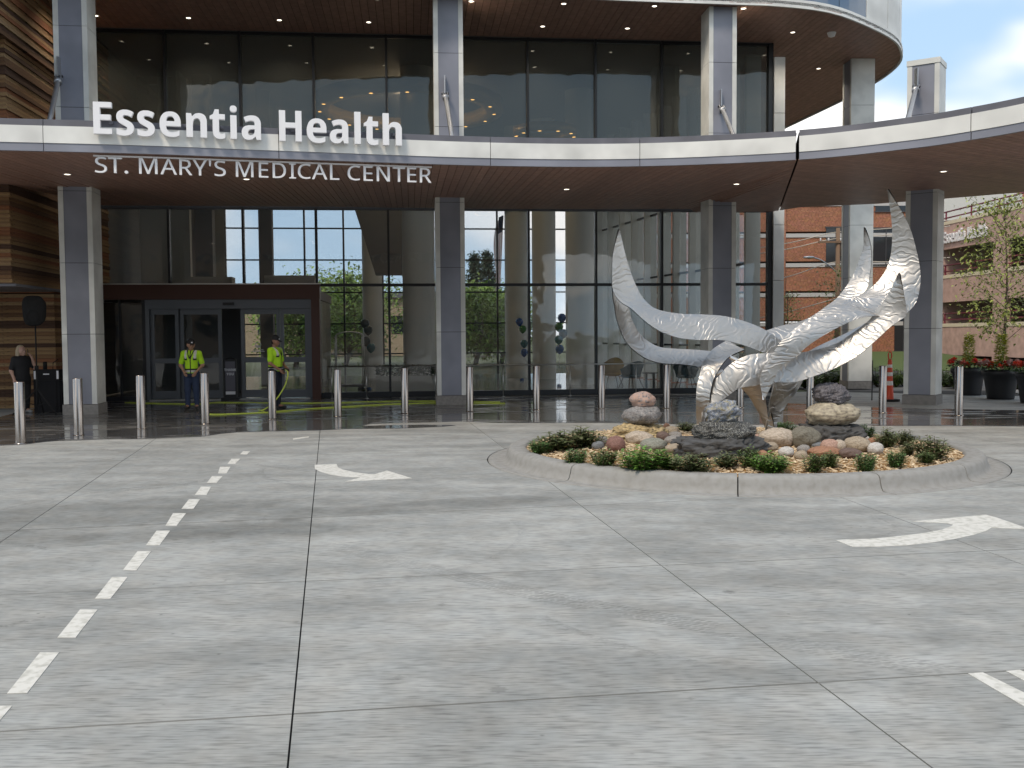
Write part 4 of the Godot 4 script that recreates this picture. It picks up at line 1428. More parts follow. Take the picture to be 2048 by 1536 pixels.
func swirl_material():
	# ground swirls: overlapping sweeps of a hand grinder as fine relief
	var w := 1024
	var h := 512
	var nz := FastNoiseLite.new()
	nz.seed = 12
	nz.frequency = 0.004
	nz.fractal_octaves = 3
	var im := Image.create(w, h, false, Image.FORMAT_L8)
	var strokes := []
	var r := RandomNumberGenerator.new()
	r.seed = 3
	for y in h:
		for x in w:
			var wob := nz.get_noise_2d(x, y * 1.3) * 90.0
			var v := (y - h * 0.5) / h
			# sweeps bow along the ribbon, now one way and now the other
			var bow := v * v * 2300.0 * sin(TAU * x / 512.0 + 0.6) + v * 130.0 * sin(TAU * x / 1024.0)
			var ph := (x + wob + bow) * TAU * 15.0 / 1024.0
			var val := 0.5 + 0.30 * sin(ph) + 0.08 * sin(ph * 2.0 + wob * 0.05) + 0.02 * sin(ph * 4.0 + 1.3) + 0.006 * sin(ph * 9.0)
			im.set_pixel(x, y, Color(val, val, val))
	var tex := ImageTexture.create_from_image(im)
	var m := mk("ground_steel", lin(0.43, 0.415, 0.395), 0.34, 1.0)
	m.uv1_scale = Vector3(0.62, 1.0, 1)
	m.uv1_offset = Vector3(0, 0.5, 0)
	relief(m, tex, 0.55)
	var ro := noise_image(256, 0.02, 55, 4)
	m.roughness_texture = ramp(ro, [[0.0, Color(0.55, 0.55, 0.55)], [1.0, Color(1, 1, 1)]])
	m.roughness = 0.52
	mk("bright_steel_lit_edge", lin(0.85, 0.85, 0.84), 0.35, 1.0)  # brighter steel; on ribbon edges the caught light is in this colour

func sculpture():
	swirl_material()
	var o := thing("steel_sculpture", "tall winged sculpture of brushed stainless steel ribbons on the island", "sculpture", Vector3(3.2, 0, -14.4))
	var at := -o.position
	var bands := [
		["left_wing_band", [1.53,3.30,-14.25,1.57,3.13,-14.26,1.62,2.92,-14.26,1.67,2.75,-14.27,1.75,2.54,-14.28,1.85,2.34,-14.28,1.97,2.21,-14.29,2.07,2.15,-14.29,2.22,2.11,-14.30,2.44,2.08,-14.31,2.76,2.07,-14.34,3.02,2.05,-14.36,3.21,2.01,-14.38,3.41,1.95,-14.40,3.64,1.85,-14.42,3.89,1.69,-14.45], [1.52,3.28,-14.20,1.47,3.10,-14.19,1.43,2.90,-14.18,1.42,2.66,-14.16,1.43,2.42,-14.15,1.53,2.26,-14.14,1.68,2.16,-14.13,1.82,2.03,-14.12,1.94,1.93,-14.11,2.10,1.83,-14.11,2.26,1.77,-14.14,2.42,1.73,-14.16,2.66,1.71,-14.19,2.90,1.71,-14.23,3.08,1.69,-14.25,3.31,1.63,-14.29,3.55,1.54,-14.32,3.74,1.47,-14.35], 0.06],
		["left_lower_band", [1.48,2.51,-14.45,1.57,2.37,-14.50,1.69,2.21,-14.56,1.74,2.04,-14.61,1.84,1.85,-14.68,1.98,1.71,-14.74,2.16,1.61,-14.76,2.36,1.58,-14.77,2.69,1.56,-14.78,3.01,1.53,-14.80], [1.45,2.47,-14.40,1.46,2.32,-14.41,1.48,2.21,-14.42,1.51,2.04,-14.44,1.57,1.85,-14.46,1.65,1.69,-14.47,1.75,1.58,-14.49,1.95,1.44,-14.51,2.19,1.37,-14.53,2.50,1.35,-14.56,2.93,1.28,-14.60], 0.08],
		["left_leg_band", [2.71,0.30,-14.62,2.69,0.47,-14.55,2.66,0.78,-14.43,2.67,1.02,-14.43,2.72,1.20,-14.47,2.78,1.38,-14.52,2.91,1.54,-14.63,3.03,1.62,-14.71,3.19,1.70,-14.80], [2.89,0.31,-14.55,2.85,0.55,-14.43,2.84,0.74,-14.34,2.84,0.92,-14.31,2.88,1.10,-14.33,2.92,1.19,-14.34,3.03,1.35,-14.40,3.17,1.47,-14.48,3.40,1.56,-14.60], -0.10],
		["arch_band", [2.74,0.48,-14.42,2.79,0.84,-14.41,2.90,1.11,-14.39,2.98,1.19,-14.37,3.10,1.33,-14.34,3.23,1.42,-14.31,3.39,1.49,-14.30,3.60,1.51,-14.30,3.83,1.50,-14.30], [2.76,0.49,-14.34,2.83,0.68,-14.32,2.97,0.81,-14.30,3.09,0.91,-14.28,3.19,0.99,-14.25,3.28,1.03,-14.22,3.42,1.05,-14.20,3.59,1.08,-14.19,3.80,1.11,-14.18], 0.10],
		["right_lower_band", [3.63,1.51,-14.32,3.91,1.52,-14.30,4.12,1.52,-14.29,4.26,1.54,-14.28,4.44,1.58,-14.27,4.64,1.65,-14.26,4.79,1.75,-14.24,4.97,1.89,-14.19,5.08,2.00,-14.16,5.15,2.12,-14.13,5.27,2.30,-14.08,5.35,2.49,-14.03,5.41,2.63,-14.00], [3.63,1.11,-14.20,3.81,1.10,-14.18,4.03,1.11,-14.16,4.28,1.19,-14.13,4.56,1.30,-14.10,4.84,1.46,-14.06,5.01,1.60,-14.04,5.16,1.74,-14.02,5.29,1.87,-14.00,5.42,1.97,-13.98,5.51,2.05,-13.97,5.46,2.32,-13.95,5.39,2.61,-13.92], 0.07],
		["right_wing_band", [3.51,0.87,-13.95,3.48,1.03,-13.96,3.47,1.18,-13.97,3.54,1.35,-13.98,3.65,1.52,-13.99,3.80,1.72,-14.00,4.08,1.93,-14.08,4.37,2.11,-14.17,4.59,2.21,-14.23,4.91,2.31,-14.28,5.13,2.43,-14.32,5.33,2.64,-14.36,5.43,2.85,-14.40,5.45,3.08,-14.38,5.43,3.38,-14.35,5.35,3.82,-14.30], [3.52,0.86,-13.96,3.65,1.12,-13.97,3.76,1.33,-13.97,3.96,1.47,-13.97,4.15,1.63,-13.98,4.39,1.78,-14.00,4.67,1.92,-14.04,4.89,2.00,-14.06,5.12,2.03,-14.08,5.36,1.97,-14.11,5.56,2.06,-14.13,5.72,2.25,-14.15,5.78,2.59,-14.18,5.73,2.96,-14.21,5.61,3.35,-14.23,5.34,3.82,-14.25], 0.09],
		["rear_wing_band", [3.77,1.83,-14.90,4.02,1.90,-14.99,4.35,1.97,-15.11,4.56,2.05,-15.18,4.78,2.19,-15.27,4.99,2.33,-15.36,5.19,2.55,-15.46,5.31,2.74,-15.50,5.37,2.92,-15.50,5.43,3.09,-15.50,5.44,3.30,-15.50,5.44,3.42,-15.50], [3.97,1.67,-14.80,4.22,1.82,-14.90,4.47,1.92,-14.99,4.72,2.02,-15.08,5.05,2.14,-15.16,5.25,2.29,-15.22,5.42,2.48,-15.28,5.47,2.66,-15.32,5.51,2.92,-15.36,5.51,3.13,-15.40,5.47,3.31,-15.43,5.43,3.41,-15.45], 0.06],
		["inner_band", [4.24,1.46,-14.70,4.51,1.61,-14.65,4.86,1.78,-14.59,5.17,1.95,-14.54,5.37,2.12,-14.50], [4.25,1.44,-14.50,4.53,1.52,-14.45,4.87,1.67,-14.40,5.14,1.84,-14.37,5.35,2.05,-14.35], 0.03],
		["cross_leg", [3.31,1.04,-14.50,3.33,1.01,-14.51,3.45,0.89,-14.55,3.54,0.75,-14.58,3.62,0.62,-14.60,3.67,0.51,-14.61,3.71,0.41,-14.61,3.69,0.29,-14.62], [3.58,1.09,-14.40,3.65,0.91,-14.45,3.69,0.76,-14.48,3.72,0.61,-14.50,3.75,0.50,-14.50,3.76,0.42,-14.50,3.75,0.36,-14.50,3.74,0.29,-14.50], 0.12],
		["right_leg", [3.77,1.13,-14.35,3.75,0.95,-14.41,3.73,0.79,-14.47,3.73,0.64,-14.51,3.70,0.50,-14.52,3.69,0.39,-14.54,3.69,0.27,-14.55], [4.31,1.16,-14.70,4.17,0.93,-14.66,4.04,0.78,-14.63,3.95,0.63,-14.61,3.89,0.53,-14.60,3.87,0.43,-14.59,3.86,0.34,-14.59,3.92,0.28,-14.58], -0.16],
		["strut_plate", [3.70,0.66,-14.30,3.68,0.48,-14.33,3.67,0.28,-14.36], [3.70,0.66,-14.25,3.74,0.49,-14.26,3.77,0.27,-14.28], 0.0]]
	for b in bands:
		var s := ribbon(b[1], b[2], b[3])
		var p := MeshInstance3D.new()
		p.name = b[0]
		p.mesh = s.commit()
		p.material_override = M.ground_steel
		p.position = at
		o.add_child(p, true)
		for rim in rims:
			var e := MeshInstance3D.new()
			e.name = "cut_edge"
			e.mesh = rim.commit()
			e.material_override = M.bright_steel_lit_edge  # paler than the faces: light on the edge put into the colour
			p.add_child(e, true)
	# inner stiffeners between the legs
	for q in [[Vector3(2.951,1.216,-14.450), Vector3(3.059,1.255,-14.550)], [Vector3(3.171,1.459,-14.500), Vector3(3.260,1.405,-14.350)]]:
		var s := begin()
		tube(s, [q[0] + at, q[1] + at], 0.03, -1, 6)
		part("stiffener", s, M.bright_steel_lit_edge, o)
	# oval foot plates
	for q in [[Vector3(3.708,0.260,-14.450), 0.42, 0.30], [Vector3(2.768,0.254,-14.500), 0.30, 0.22]]:
		var s := begin(false)
		lathe(s, [Vector2(0, 0.012), Vector2(0.99, 0.012), Vector2(1.0, 0.006), Vector2(1.0, -0.1)], 36, Vector3.ZERO, Basis.from_scale(Vector3(q[1], 1, q[2])))
		var p := part("foot_plate", s, M.bright_steel_lit_edge, o)
		p.position = q[0] + at
	var s2 := begin()
	tube(s2, [Vector3(2.758,0.347,-14.450) + at, Vector3(2.751,0.654,-14.420) + at], 0.016, 0.016, 6)
	part("anchor_pin", s2, M.bright_steel_lit_edge, o)

# ---------------------------------------------------------------- things in the court
func small_things():
	# bollards
	var spots := [[Vector2(-8.429,-17.086),Vector2(-8.013,-18.424),Vector2(-7.311,-19.652),Vector2(-6.365,-20.686),Vector2(-5.248,-21.829),Vector2(-3.911,-22.387),Vector2(-2.485,-23.118),Vector2(-0.998,-23.589),Vector2(0.585,-23.995),Vector2(2.164,-24.171),Vector2(3.742,-24.186),Vector2(5.523,-24.181),Vector2(7.054,-23.626),Vector2(8.280,-22.300),Vector2(9.617,-21.488)]]
	var words := ["leftmost bollard, in front of the person on the phone", "bollard in front of the brick side column", "bollard before the dark glazed bay", "bollard beside the worker standing before the doors", "bollard hiding the legs of the worker with the hose", "bollard just right of the bronze door portal", "bollard left of the column with the tie rod by Health", "bollard just right of the column by the word Health", "bollard below the hanging balloons", "bollard left of the left rock stack", "bollard right of the left rock stack", "bollard behind the left leg of the sculpture", "bollard left of the veined rock", "bollard in front of the orange traffic channelizer", "rightmost bollard, before the flower pots"]
	var s := begin(false)
	lathe(s, [Vector2(0.084, 0.0), Vector2(0.084, 1.045), Vector2(0.078, 1.055), Vector2(0.0, 1.058)], 28)
	s.generate_normals()
	var bm := s.commit()
	s = begin(false)
	lathe(s, [Vector2(0.084, 0.012), Vector2(0.10, 0.012), Vector2(0.105, 0.0)], 24)
	s.generate_normals()
	var fm := s.commit()
	for i in spots.size():
		for k in spots[i].size():
			var p: Vector2 = spots[i][k]
			var b := thing("bollard", "brushed steel " + words[k], "bollard", Vector3(p.x, 0.004, p.y), 0, "steel bollards along the drop off")
			part("post", bm, M.brushed_post, b)
			part("floor_ring", fm, M.brushed_post, b)
	# slim rail in front of the glass
	var g := thing("guard_rail", "slim steel guard rail with thin posts along the lobby glass", "rail")
	g.transform = FB
	s = begin(false)
	tube(s, [Vector3(6.6, 0.93, 0.45), Vector3(19.6, 0.93, 0.45)], 0.016, -1, 8)
	part("top_rail", s, M.steel_edge, g)
	for i in 14:
		var x := 6.75 + i * 0.985
		s = begin(false)
		tube(s, [Vector3(x, 0.0, 0.45), Vector3(x, 0.93, 0.45)], 0.012, -1, 6)
		lathe(s, [Vector2(0.05, 0.0), Vector2(0.05, 0.012), Vector2(0.0, 0.014)], 10, Vector3(x, 0.004, 0.45))
		part("post", s, M.steel_edge, g)
	hoses()
	speaker()
	# THANK YOU board in the open doorway
	var t := thing("floor_sign", "black standing floor sign reading THANK YOU between the sliding doors", "sign")
	var tp := FB * Transform3D(Basis.IDENTITY, Vector3(3.86, 0.0, 0.15))
	t.transform = tp
	var bk := mk("sign_black", lin(0.012, 0.012, 0.014), 0.4)
	var gp := mk("sign_grey", lin(0.13, 0.125, 0.15), 0.6)
	pbox("base", t, bk, Vector3(0, 0.035, 0), Vector3(0.5, 0.07, 0.36))
	pbox("board", t, bk, Vector3(0, 0.61, 0), Vector3(0.36, 1.08, 0.07))
	s = begin(false)
	var hp := []
	for i in 9: hp.append(Vector3(cos(PI * i / 8.0) * 0.14, 1.13 + sin(PI * i / 8.0) * 0.06, 0))
	tube(s, hp, 0.02, -1, 8)
	part("handle", s, bk, t)
	pbox("poster", t, gp, Vector3(0, 0.68, 0.037), Vector3(0.27, 0.84, 0.006))
	pbox("label_strip", t, M.sign_white, Vector3(0, 0.2, 0.038), Vector3(0.27, 0.09, 0.006))
	for w in [["THANK", 0.86], ["YOU", 0.74]]:
		var tm := TextMesh.new()
		var f := SystemFont.new()
		f.font_names = PackedStringArray(["Droid Sans"])
		f.font_weight = 700
		tm.font = f
		tm.font_size = 32
		tm.text = w[0]
		tm.pixel_size = 0.075 / 24.0
		tm.depth = 0.004
		var o := part("printed_words", tm, M.sign_white, t)
		o.position = Vector3(0, w[1], 0.043)
	channelizer()
	pots()

func hoses():
	var hm := mk("hose_green", lin(0.52, 0.62, 0.08), 0.45)
	var run := func(pts: Array, r: float) -> SurfaceTool:
		var p3 := []
		for p in pts: p3.append(Vector3(p.x, 0.016, p.y))
		var s := begin(false)
		tube(s, curve(p3, 60), r, -1, 8)
		return s
	var o := part("garden_hose", run.call([Vector2(-10.685,-27.547),Vector2(-9.538,-27.030),Vector2(-8.356,-26.716),Vector2(-8.123,-27.283),Vector2(-7.560,-27.225),Vector2(-6.255,-26.892),Vector2(-5.156,-26.780),Vector2(-3.604,-27.219),Vector2(-2.245,-27.281),Vector2(-0.324,-26.676)], 0.014), hm, self)
	tag(o, "yellow green hose lying straight along the foot of the doors", "hose", "green hoses on the wet pavement")
	o = part("garden_hose", run.call([Vector2(-7.112,-23.089),Vector2(-6.637,-23.047),Vector2(-5.923,-23.425),Vector2(-5.551,-23.850),Vector2(-4.985,-24.600),Vector2(-4.124,-25.373),Vector2(-2.941,-26.170),Vector2(-1.645,-26.420),Vector2(-0.187,-26.080)], 0.017), hm, self)
	tag(o, "bright yellow green hose crossing the wet pavement behind the bollards", "hose", "green hoses on the wet pavement")
	# the hose in the worker's hand, from the ground to the nozzle
	var s := begin(false)
	tube(s, curve([Vector3(-7.543,-0.042,-24.100), Vector3(-6.725,-0.043,-24.200), Vector3(-6.191,-0.014,-24.250), Vector3(-5.959,0.078,-24.300), Vector3(-5.747,0.281,-24.350), Vector3(-5.571,0.558,-24.400), Vector3(-5.481,0.802,-24.400), Vector3(-5.483,0.960,-24.420), Vector3(-5.574,1.008,-24.450)], 60), 0.016, -1, 8)
	o = part("garden_hose", s, hm, self)
	tag(o, "yellow green hose rising to the hand of the right worker", "hose", "green hoses on the wet pavement")

func speaker():
	var bk := mk("speaker_black", lin(0.005, 0.005, 0.0055), 0.85)
	var base: Vector2 = Vector2(-11.145,-23.442)
	var b := Vector3(base.x, 0, base.y)
	var t := thing("speaker_stand", "black tripod speaker stand beside the brick wall column", "stand", b)
	var s := begin(false)
	tube(s, [Vector3(0, 0.2, 0), Vector3(0, 1.16, 0)], 0.024, -1, 10)
	tube(s, [Vector3(0, 1.1, 0), Vector3(0, 2.1, 0)], 0.017, -1, 10)
	part("pole", s, bk, t)
	s = begin(false)
	lathe(s, [Vector2(0.0, 1.06), Vector2(0.045, 1.06), Vector2(0.045, 1.16), Vector2(0, 1.16)], 12)
	part("collar", s, bk, t)
	for a in [0.35, 2.5, 4.5]:
		s = begin(false)
		tube(s, [Vector3(0, 0.62, 0), Vector3(cos(a) * 0.55, 0.02, sin(a) * 0.55)], 0.016, -1, 8)
		tube(s, [Vector3(0, 0.22, 0), Vector3(cos(a) * 0.28, 0.31, sin(a) * 0.28)], 0.01, -1, 6)
		part("leg", s, bk, t)
	var sp := thing("loudspeaker", "black rounded loudspeaker high on a tripod stand by the brick wall", "loudspeaker", b + Vector3(0, 2.08, 0), 0.1)
	s = begin(false)
	var prof := PackedVector2Array()
	for i in 32:
		var an := TAU * i / 32
		var cx := signf(cos(an)) * pow(absf(cos(an)), 0.55)
		var cy := signf(sin(an)) * pow(absf(sin(an)), 0.6)
		prof.append(Vector2(cx * (0.25 + 0.02 * cy), 0.36 + cy * 0.36))
	for L in [[-0.17, 0.8, 0.10, 0.98], [0.10, 0.98, 0.15, 0.9]]:
		for i in 32:
			var p := prof[i]
			var q := prof[(i + 1) % 32]
			var c := Vector2(0, 0.36)
			var f := func(v: Vector2, k: float, z: float) -> Vector3: return Vector3((v.x - c.x) * k, (v.y - c.y) * k + c.y, z)
			quad(s, f.call(p, L[1], L[0]), f.call(q, L[1], L[0]), f.call(q, L[3], L[2]), f.call(p, L[3], L[2]))
	for e in [[-0.17, 0.8], [0.15, 0.9]]:
		for i in 32:
			for v in [Vector2(0, 0.36), prof[i], prof[(i + 1) % 32]]:
				s.add_vertex(Vector3(v.x * e[1], (v.y - 0.36) * e[1] + 0.36, e[0]))
	part("cabinet", s, bk, sp)
	s = begin(false)
	lathe(s, [Vector2(0.0, 0.0), Vector2(0.07, -0.03), Vector2(0.14, 0.012), Vector2(0.15, 0.0)], 24, Vector3(0, 0.22, 0.16), Basis(Vector3.RIGHT, PI / 2))
	part("woofer", s, mk("cone_dark", lin(0.006, 0.006, 0.006), 0.9), sp)
	pbox("horn", sp, M.cone_dark, Vector3(0, 0.52, 0.152), Vector3(0.24, 0.14, 0.012))
	# table with black cloth, and the mixer on it
	var tb: Vector2 = Vector2(-11.292,-24.059)
	var tt := thing("draped_table", "small table under a floor length black cloth behind the speaker stand", "table", Vector3(tb.x + 0.02, 0, tb.y - 0.42), 0.1)
	s = begin()
	var fold := PackedVector2Array()
	for i in 64:
		var an := TAU * i / 64
		var q := Vector2(signf(cos(an)) * pow(absf(cos(an)), 0.3) * 0.36, signf(sin(an)) * pow(absf(sin(an)), 0.3) * 0.28)
		fold.append(q * (1.0 + 0.03 * sin(i * 2.2)))
	prism(s, fold, 0.01, 0.76)
	part("cloth", s, mk("black_cloth", lin(0.008, 0.008, 0.01), 0.95), tt)
	pbox("table_top", tt, M.black_cloth, Vector3(0, 0.77, 0), Vector3(0.74, 0.02, 0.58))
	var mx := thing("mixer_case", "black sound mixer case with white labels on the draped table", "mixer", tt.position + Vector3(-0.05, 0.78, 0.05), 0.1)
	pbox("case", mx, bk, Vector3(0, 0.13, 0), Vector3(0.6, 0.26, 0.34))
	for x in [-0.27, 0.0, 0.27]:
		pbox("white_label" if x != 0.0 else "name_plate", mx, M.sign_white, Vector3(x * 0.98, 0.13 + (0.02 if x == 0.0 else 0.0), 0.172), Vector3(0.05 if x != 0.0 else 0.14, 0.2 if x != 0.0 else 0.025, 0.005))
	s = begin(false)
	tube(s, [Vector3(0.1, 0.26, 0), Vector3(0.12, 0.42, 0.03), Vector3(0.24, 0.5, 0.05)], 0.012, -1, 6)
	lathe(s, [Vector2(0, 0.26), Vector2(0.05, 0.26), Vector2(0.05, 0.44), Vector2(0.0, 0.45)], 10, Vector3(-0.08, 0, 0))
	part("desk_lamp", s, bk, mx)

func channelizer():
	var p: Vector2 = Vector2(9.836,-26.008)
	var c := thing("traffic_channelizer", "orange and white traffic channelizer post on a black base", "traffic post", Vector3(p.x, 0.005, p.y))
	var om := mk("safety_orange", lin(0.62, 0.075, 0.03), 0.5)
	var wm := mk("reflective_white", lin(0.7, 0.68, 0.66), 0.4)
	var s := begin()
	prism(s, PackedVector2Array([Vector2(-0.22, -0.14), Vector2(-0.14, -0.22), Vector2(0.14, -0.22), Vector2(0.22, -0.14), Vector2(0.22, 0.14), Vector2(0.14, 0.22), Vector2(-0.14, 0.22), Vector2(-0.22, 0.14)]), 0.0, 0.06)
	part("rubber_base", s, mk("rubber", lin(0.015, 0.015, 0.015), 0.9), c)
	var ys := [0.06, 0.42, 0.53, 0.66, 0.76, 0.88, 0.96, 1.08]
	for i in ys.size() - 1:
		s = begin(false)
		var r0: float = 0.105 - 0.055 * (ys[i] / 1.1)
		var r1: float = 0.105 - 0.055 * (ys[i + 1] / 1.1)
		lathe(s, [Vector2(r0, ys[i]), Vector2(r1, ys[i + 1]), Vector2(0, ys[i + 1] + 0.002)], 20)
		part("white_band" if i % 2 else "orange_band", s, wm if i % 2 else om, c)
	s = begin(false)
	var ring := []
	for i in 13: ring.append(Vector3(cos(TAU * i / 12.0) * 0.045, 1.19 + sin(TAU * i / 12.0) * 0.11, 0))
	tube(s, ring, 0.018, -1, 8)
	part("grab_handle", s, om, c)
	# a thin black stake leaning beside it
	var k := thing("thin_stake", "thin dark stake standing beside the traffic channelizer", "stake", Vector3(p.x - 0.28, 0, p.y - 0.5))
	s = begin(false)
	tube(s, [Vector3.ZERO, Vector3(0.01, 1.06, 0)], 0.014, -1, 6)
	part("shaft", s, M.rubber, k)

func pots():
	var pm := mk("pot_black", lin(0.012, 0.013, 0.016), 0.45)
	var petals := mk("petal", Color(1, 1, 1), 0.6)
	petals.vertex_color_use_as_albedo = true
	petals.backlight_enabled = true
	petals.backlight = Color(0.3, 0.2, 0.1)
	var places := [[Vector2(13.002,-28.465), "leftmost black pot of red flowers with a golden leafy spire"], [Vector2(13.055,-26.675), "middle black flower pot with golden spire in front of the garage"], [Vector2(13.149,-25.091), "black flower pot cut by the right edge of the picture"]]
	for q in places.size():
		var at: Vector2 = places[q][0]
		var o := thing("flower_pot", places[q][1], "flower pot", Vector3(at.x, 0, at.y), q * 1.3, "black flower pots on the right")
		var s := begin(false)
		lathe(s, [Vector2(0.0, 0.0), Vector2(0.33, 0.0), Vector2(0.34, 0.06), Vector2(0.40, 0.46), Vector2(0.43, 0.62), Vector2(0.47, 0.64), Vector2(0.475, 0.76), Vector2(0.45, 0.775), Vector2(0.43, 0.74), Vector2(0.0, 0.72)], 36)
		part("tub", s, pm, o)
		var r := RandomNumberGenerator.new()
		r.seed = 40 + q
		s = begin()
		var fl := begin()
		for i in 260:
			var a := r.randf() * TAU
			var d := sqrt(r.randf()) * 0.5
			var p := Vector3(cos(a) * d, 0.76 + r.randf() * 0.22 * (1.2 - d), sin(a) * d)
			var dir := Vector3(cos(a), r.randf_range(-0.2, 0.8), sin(a)).normalized()
			leaf(s, p, dir, dir.cross(Vector3.UP).normalized(), 0.13, 0.07, Color(0.05, 0.12, 0.03) * r.randf_range(0.6, 1.5))
		# spire of golden leaves
		for i in 700:
			var h := r.randf()
			var a := r.randf() * TAU
			var d := lerpf(0.15, 0.10, h) * sqrt(r.randf())
			var p := Vector3(cos(a) * d, 0.85 + h * 0.86, sin(a) * d)
			var dir := Vector3(cos(a), 0.5, sin(a)).normalized()
			leaf(s, p, dir, dir.cross(Vector3.UP).normalized(), 0.1, 0.055, Color(0.30, 0.38, 0.04).lerp(Color(0.75, 0.70, 0.06), r.randf() * (0.45 + 0.7 * h)) * r.randf_range(0.7, 1.2))
		for k in 17:
			var a := TAU * k / 17.0 + r.randf() * 0.3
			var d := r.randf_range(0.28, 0.52)
			var c := Vector3(cos(a) * d, 0.86 + r.randf() * 0.14, sin(a) * d)
			var tone: Color = [Color(0.72, 0.05, 0.035), Color(0.75, 0.09, 0.04), Color(0.7, 0.2, 0.16), Color(0.6, 0.4, 0.36)][k % 4 if k % 5 else 1]
			for i in 26:
				var dir := Vector3(r.randf_range(-1, 1), r.randf_range(-0.3, 1), r.randf_range(-1, 1)).normalized()
				leaf(fl, c + dir * 0.02, dir, dir.cross(Vector3(0.3, 1, 0.1)).normalized(), 0.095, 0.075, tone * r.randf_range(0.7, 1.2), 0.0)
		part("foliage", s, M.leaf_green, o)
		part("blossoms", fl, petals, o)

# ---------------------------------------------------------------- things in the lobby
func in_lobby(x: float, y: float, z: float) -> Vector3:
	return FB * Vector3(x, y, z)

func lobby_things():
	var bt := []
	for c in [lin(0.02, 0.09, 0.30), lin(0.05, 0.22, 0.06), lin(0.03, 0.16, 0.20), lin(0.10, 0.12, 0.12)]:
		bt.append(mk("balloon_%d" % bt.size(), c, 0.18))
	var s := begin(false)
	lathe(s, [Vector2(0, -0.155), Vector2(0.012, -0.15), Vector2(0.05, -0.125), Vector2(0.1, -0.075), Vector2(0.128, -0.01), Vector2(0.13, 0.04), Vector2(0.105, 0.1), Vector2(0.06, 0.135), Vector2(0, 0.145)], 18)
	s.generate_normals()
	var bm := s.commit()
	for q in [[14.043, -4.4, [[0.1, 2.36, 0], [0.0, 2.05, 1], [0.14, 1.83, 3], [-0.01, 1.62, 2], [0.02, 1.3, 0]], "tall bunch of blue and green balloons right of the black mullion"], [13.316, -9.5, [[-0.08, 2.3, 0], [0.05, 2.02, 1], [0.1, 1.45, 2], [0.1, 1.1, 0]], "dim bunch of balloons farther back left of the black mullion"], [7.617, -4.0, [[-0.1, 2.2, 3], [0.0, 1.98, 3], [-0.08, 1.62, 3], [0.08, 1.4, 2]], "dark bunch of balloons tied to the luggage cart"]]:
		var o := thing("balloon_bunch", q[3] + ", inside the lobby", "balloons", in_lobby(q[0], 0, q[1]), 0, "balloon bunches in the lobby")
		for b in q[2]:
			var p := part("balloon", bm, bt[b[2]], o)
			p.position = Vector3(b[0], b[1], 0.02 * b[2])
			p.scale = Vector3.ONE * 1.12
		s = begin(false)
		tube(s, [Vector3(0, 0.02, 0), Vector3(0.03, 2.2, 0)], 0.004, -1, 4)
		part("ribbon_string", s, M.sign_white, o)
		s = begin(false)
		lathe(s, [Vector2(0, 0.016), Vector2(0.08, 0.016), Vector2(0.07, 0.1), Vector2(0, 0.11)], 12)
		part("weight", s, bt[0], o)
	# lounge chairs: shell of seat, back and arms on four splayed legs
	var teal := mk("teal_fabric", lin(0.05, 0.095, 0.115), 0.9)
	var mustard := mk("mustard_fabric", lin(0.30, 0.19, 0.035), 0.9)
	var wood := mk("chair_wood", lin(0.10, 0.06, 0.035), 0.6)
	for q in [[16.142, -2.6, 0.5, teal, 1.0, "teal lounge chair with back to the glass left of the rail post"], [17.866, -2.2, -0.4, teal, 1.0, "teal lounge chair partly behind the sculpture's left leg"], [15.918, -4.6, 0.2, mustard, 1.3, "tall mustard lounge chair behind the teal chair"]]:
		var o := thing("lounge_chair", q[5], "chair", in_lobby(q[0], 0.016, q[1]), PI + q[2], "lounge chairs in the lobby")
		s = begin(false)
		var n := 20
		for i in n:
			var f := func(i_: int, lvl: int) -> Vector3:
				var an := lerpf(-0.15, PI + 0.15, float(i_) / n)
				var hb: float = 0.46 + (0.2 + 0.26 * q[4] * pow(sin(clampf(an, 0, PI)), 1.5))
				var y: float = [0.36, 0.46, lerpf(0.46, hb, 0.6), hb][lvl]
				var k: float = [0.26, 0.33, 0.37, 0.42][lvl]
				return Vector3(cos(an) * k, y, -sin(an) * k * 0.95)
			for l in 3:
				quad(s, f.call(i, l), f.call(i, l + 1), f.call(i + 1, l + 1), f.call(i + 1, l))
		part("shell", s, q[3], o)
		s = begin(false)
		lathe(s, [Vector2(0, 0.36), Vector2(0.28, 0.37), Vector2(0.33, 0.41), Vector2(0.32, 0.46), Vector2(0, 0.48)], 20)
		part("seat", s, q[3], o)
		for sx in [-1, 1]:
			for sz in [-1, 1]:
				s = begin(false)
				tube(s, [Vector3(sx * 0.18, 0.37, sz * 0.18), Vector3(sx * 0.3, 0.0, sz * 0.3)], 0.018, 0.012, 6)
				part("leg", s, wood, o)
	# side table
	var tb := thing("side_table", "small dark side table between the teal lounge chairs", "table", in_lobby(16.774, 0.016, -2.6))
	s = begin(false)
	lathe(s, [Vector2(0, 0.5), Vector2(0.26, 0.5), Vector2(0.26, 0.53), Vector2(0, 0.53)], 24)
	part("table_top", s, M.interior_dark, tb)
	for x in [-0.12, 0.12]:
		pbox("leg", tb, M.black_metal, Vector3(x, 0.25, 0), Vector3(0.05, 0.5, 0.2))
	# long planter
	var pl := thing("lobby_planter", "long grey planter box of dark plants inside the glass left of the column", "planter", in_lobby(9.277, 0.016, -1.6), FA)
	pbox("trough", pl, M.interior_wall, Vector3(-0.4, 0.28, 0), Vector3(1.9, 0.55, 0.5))
	var r := RandomNumberGenerator.new()
	r.seed = 9
	s = begin()
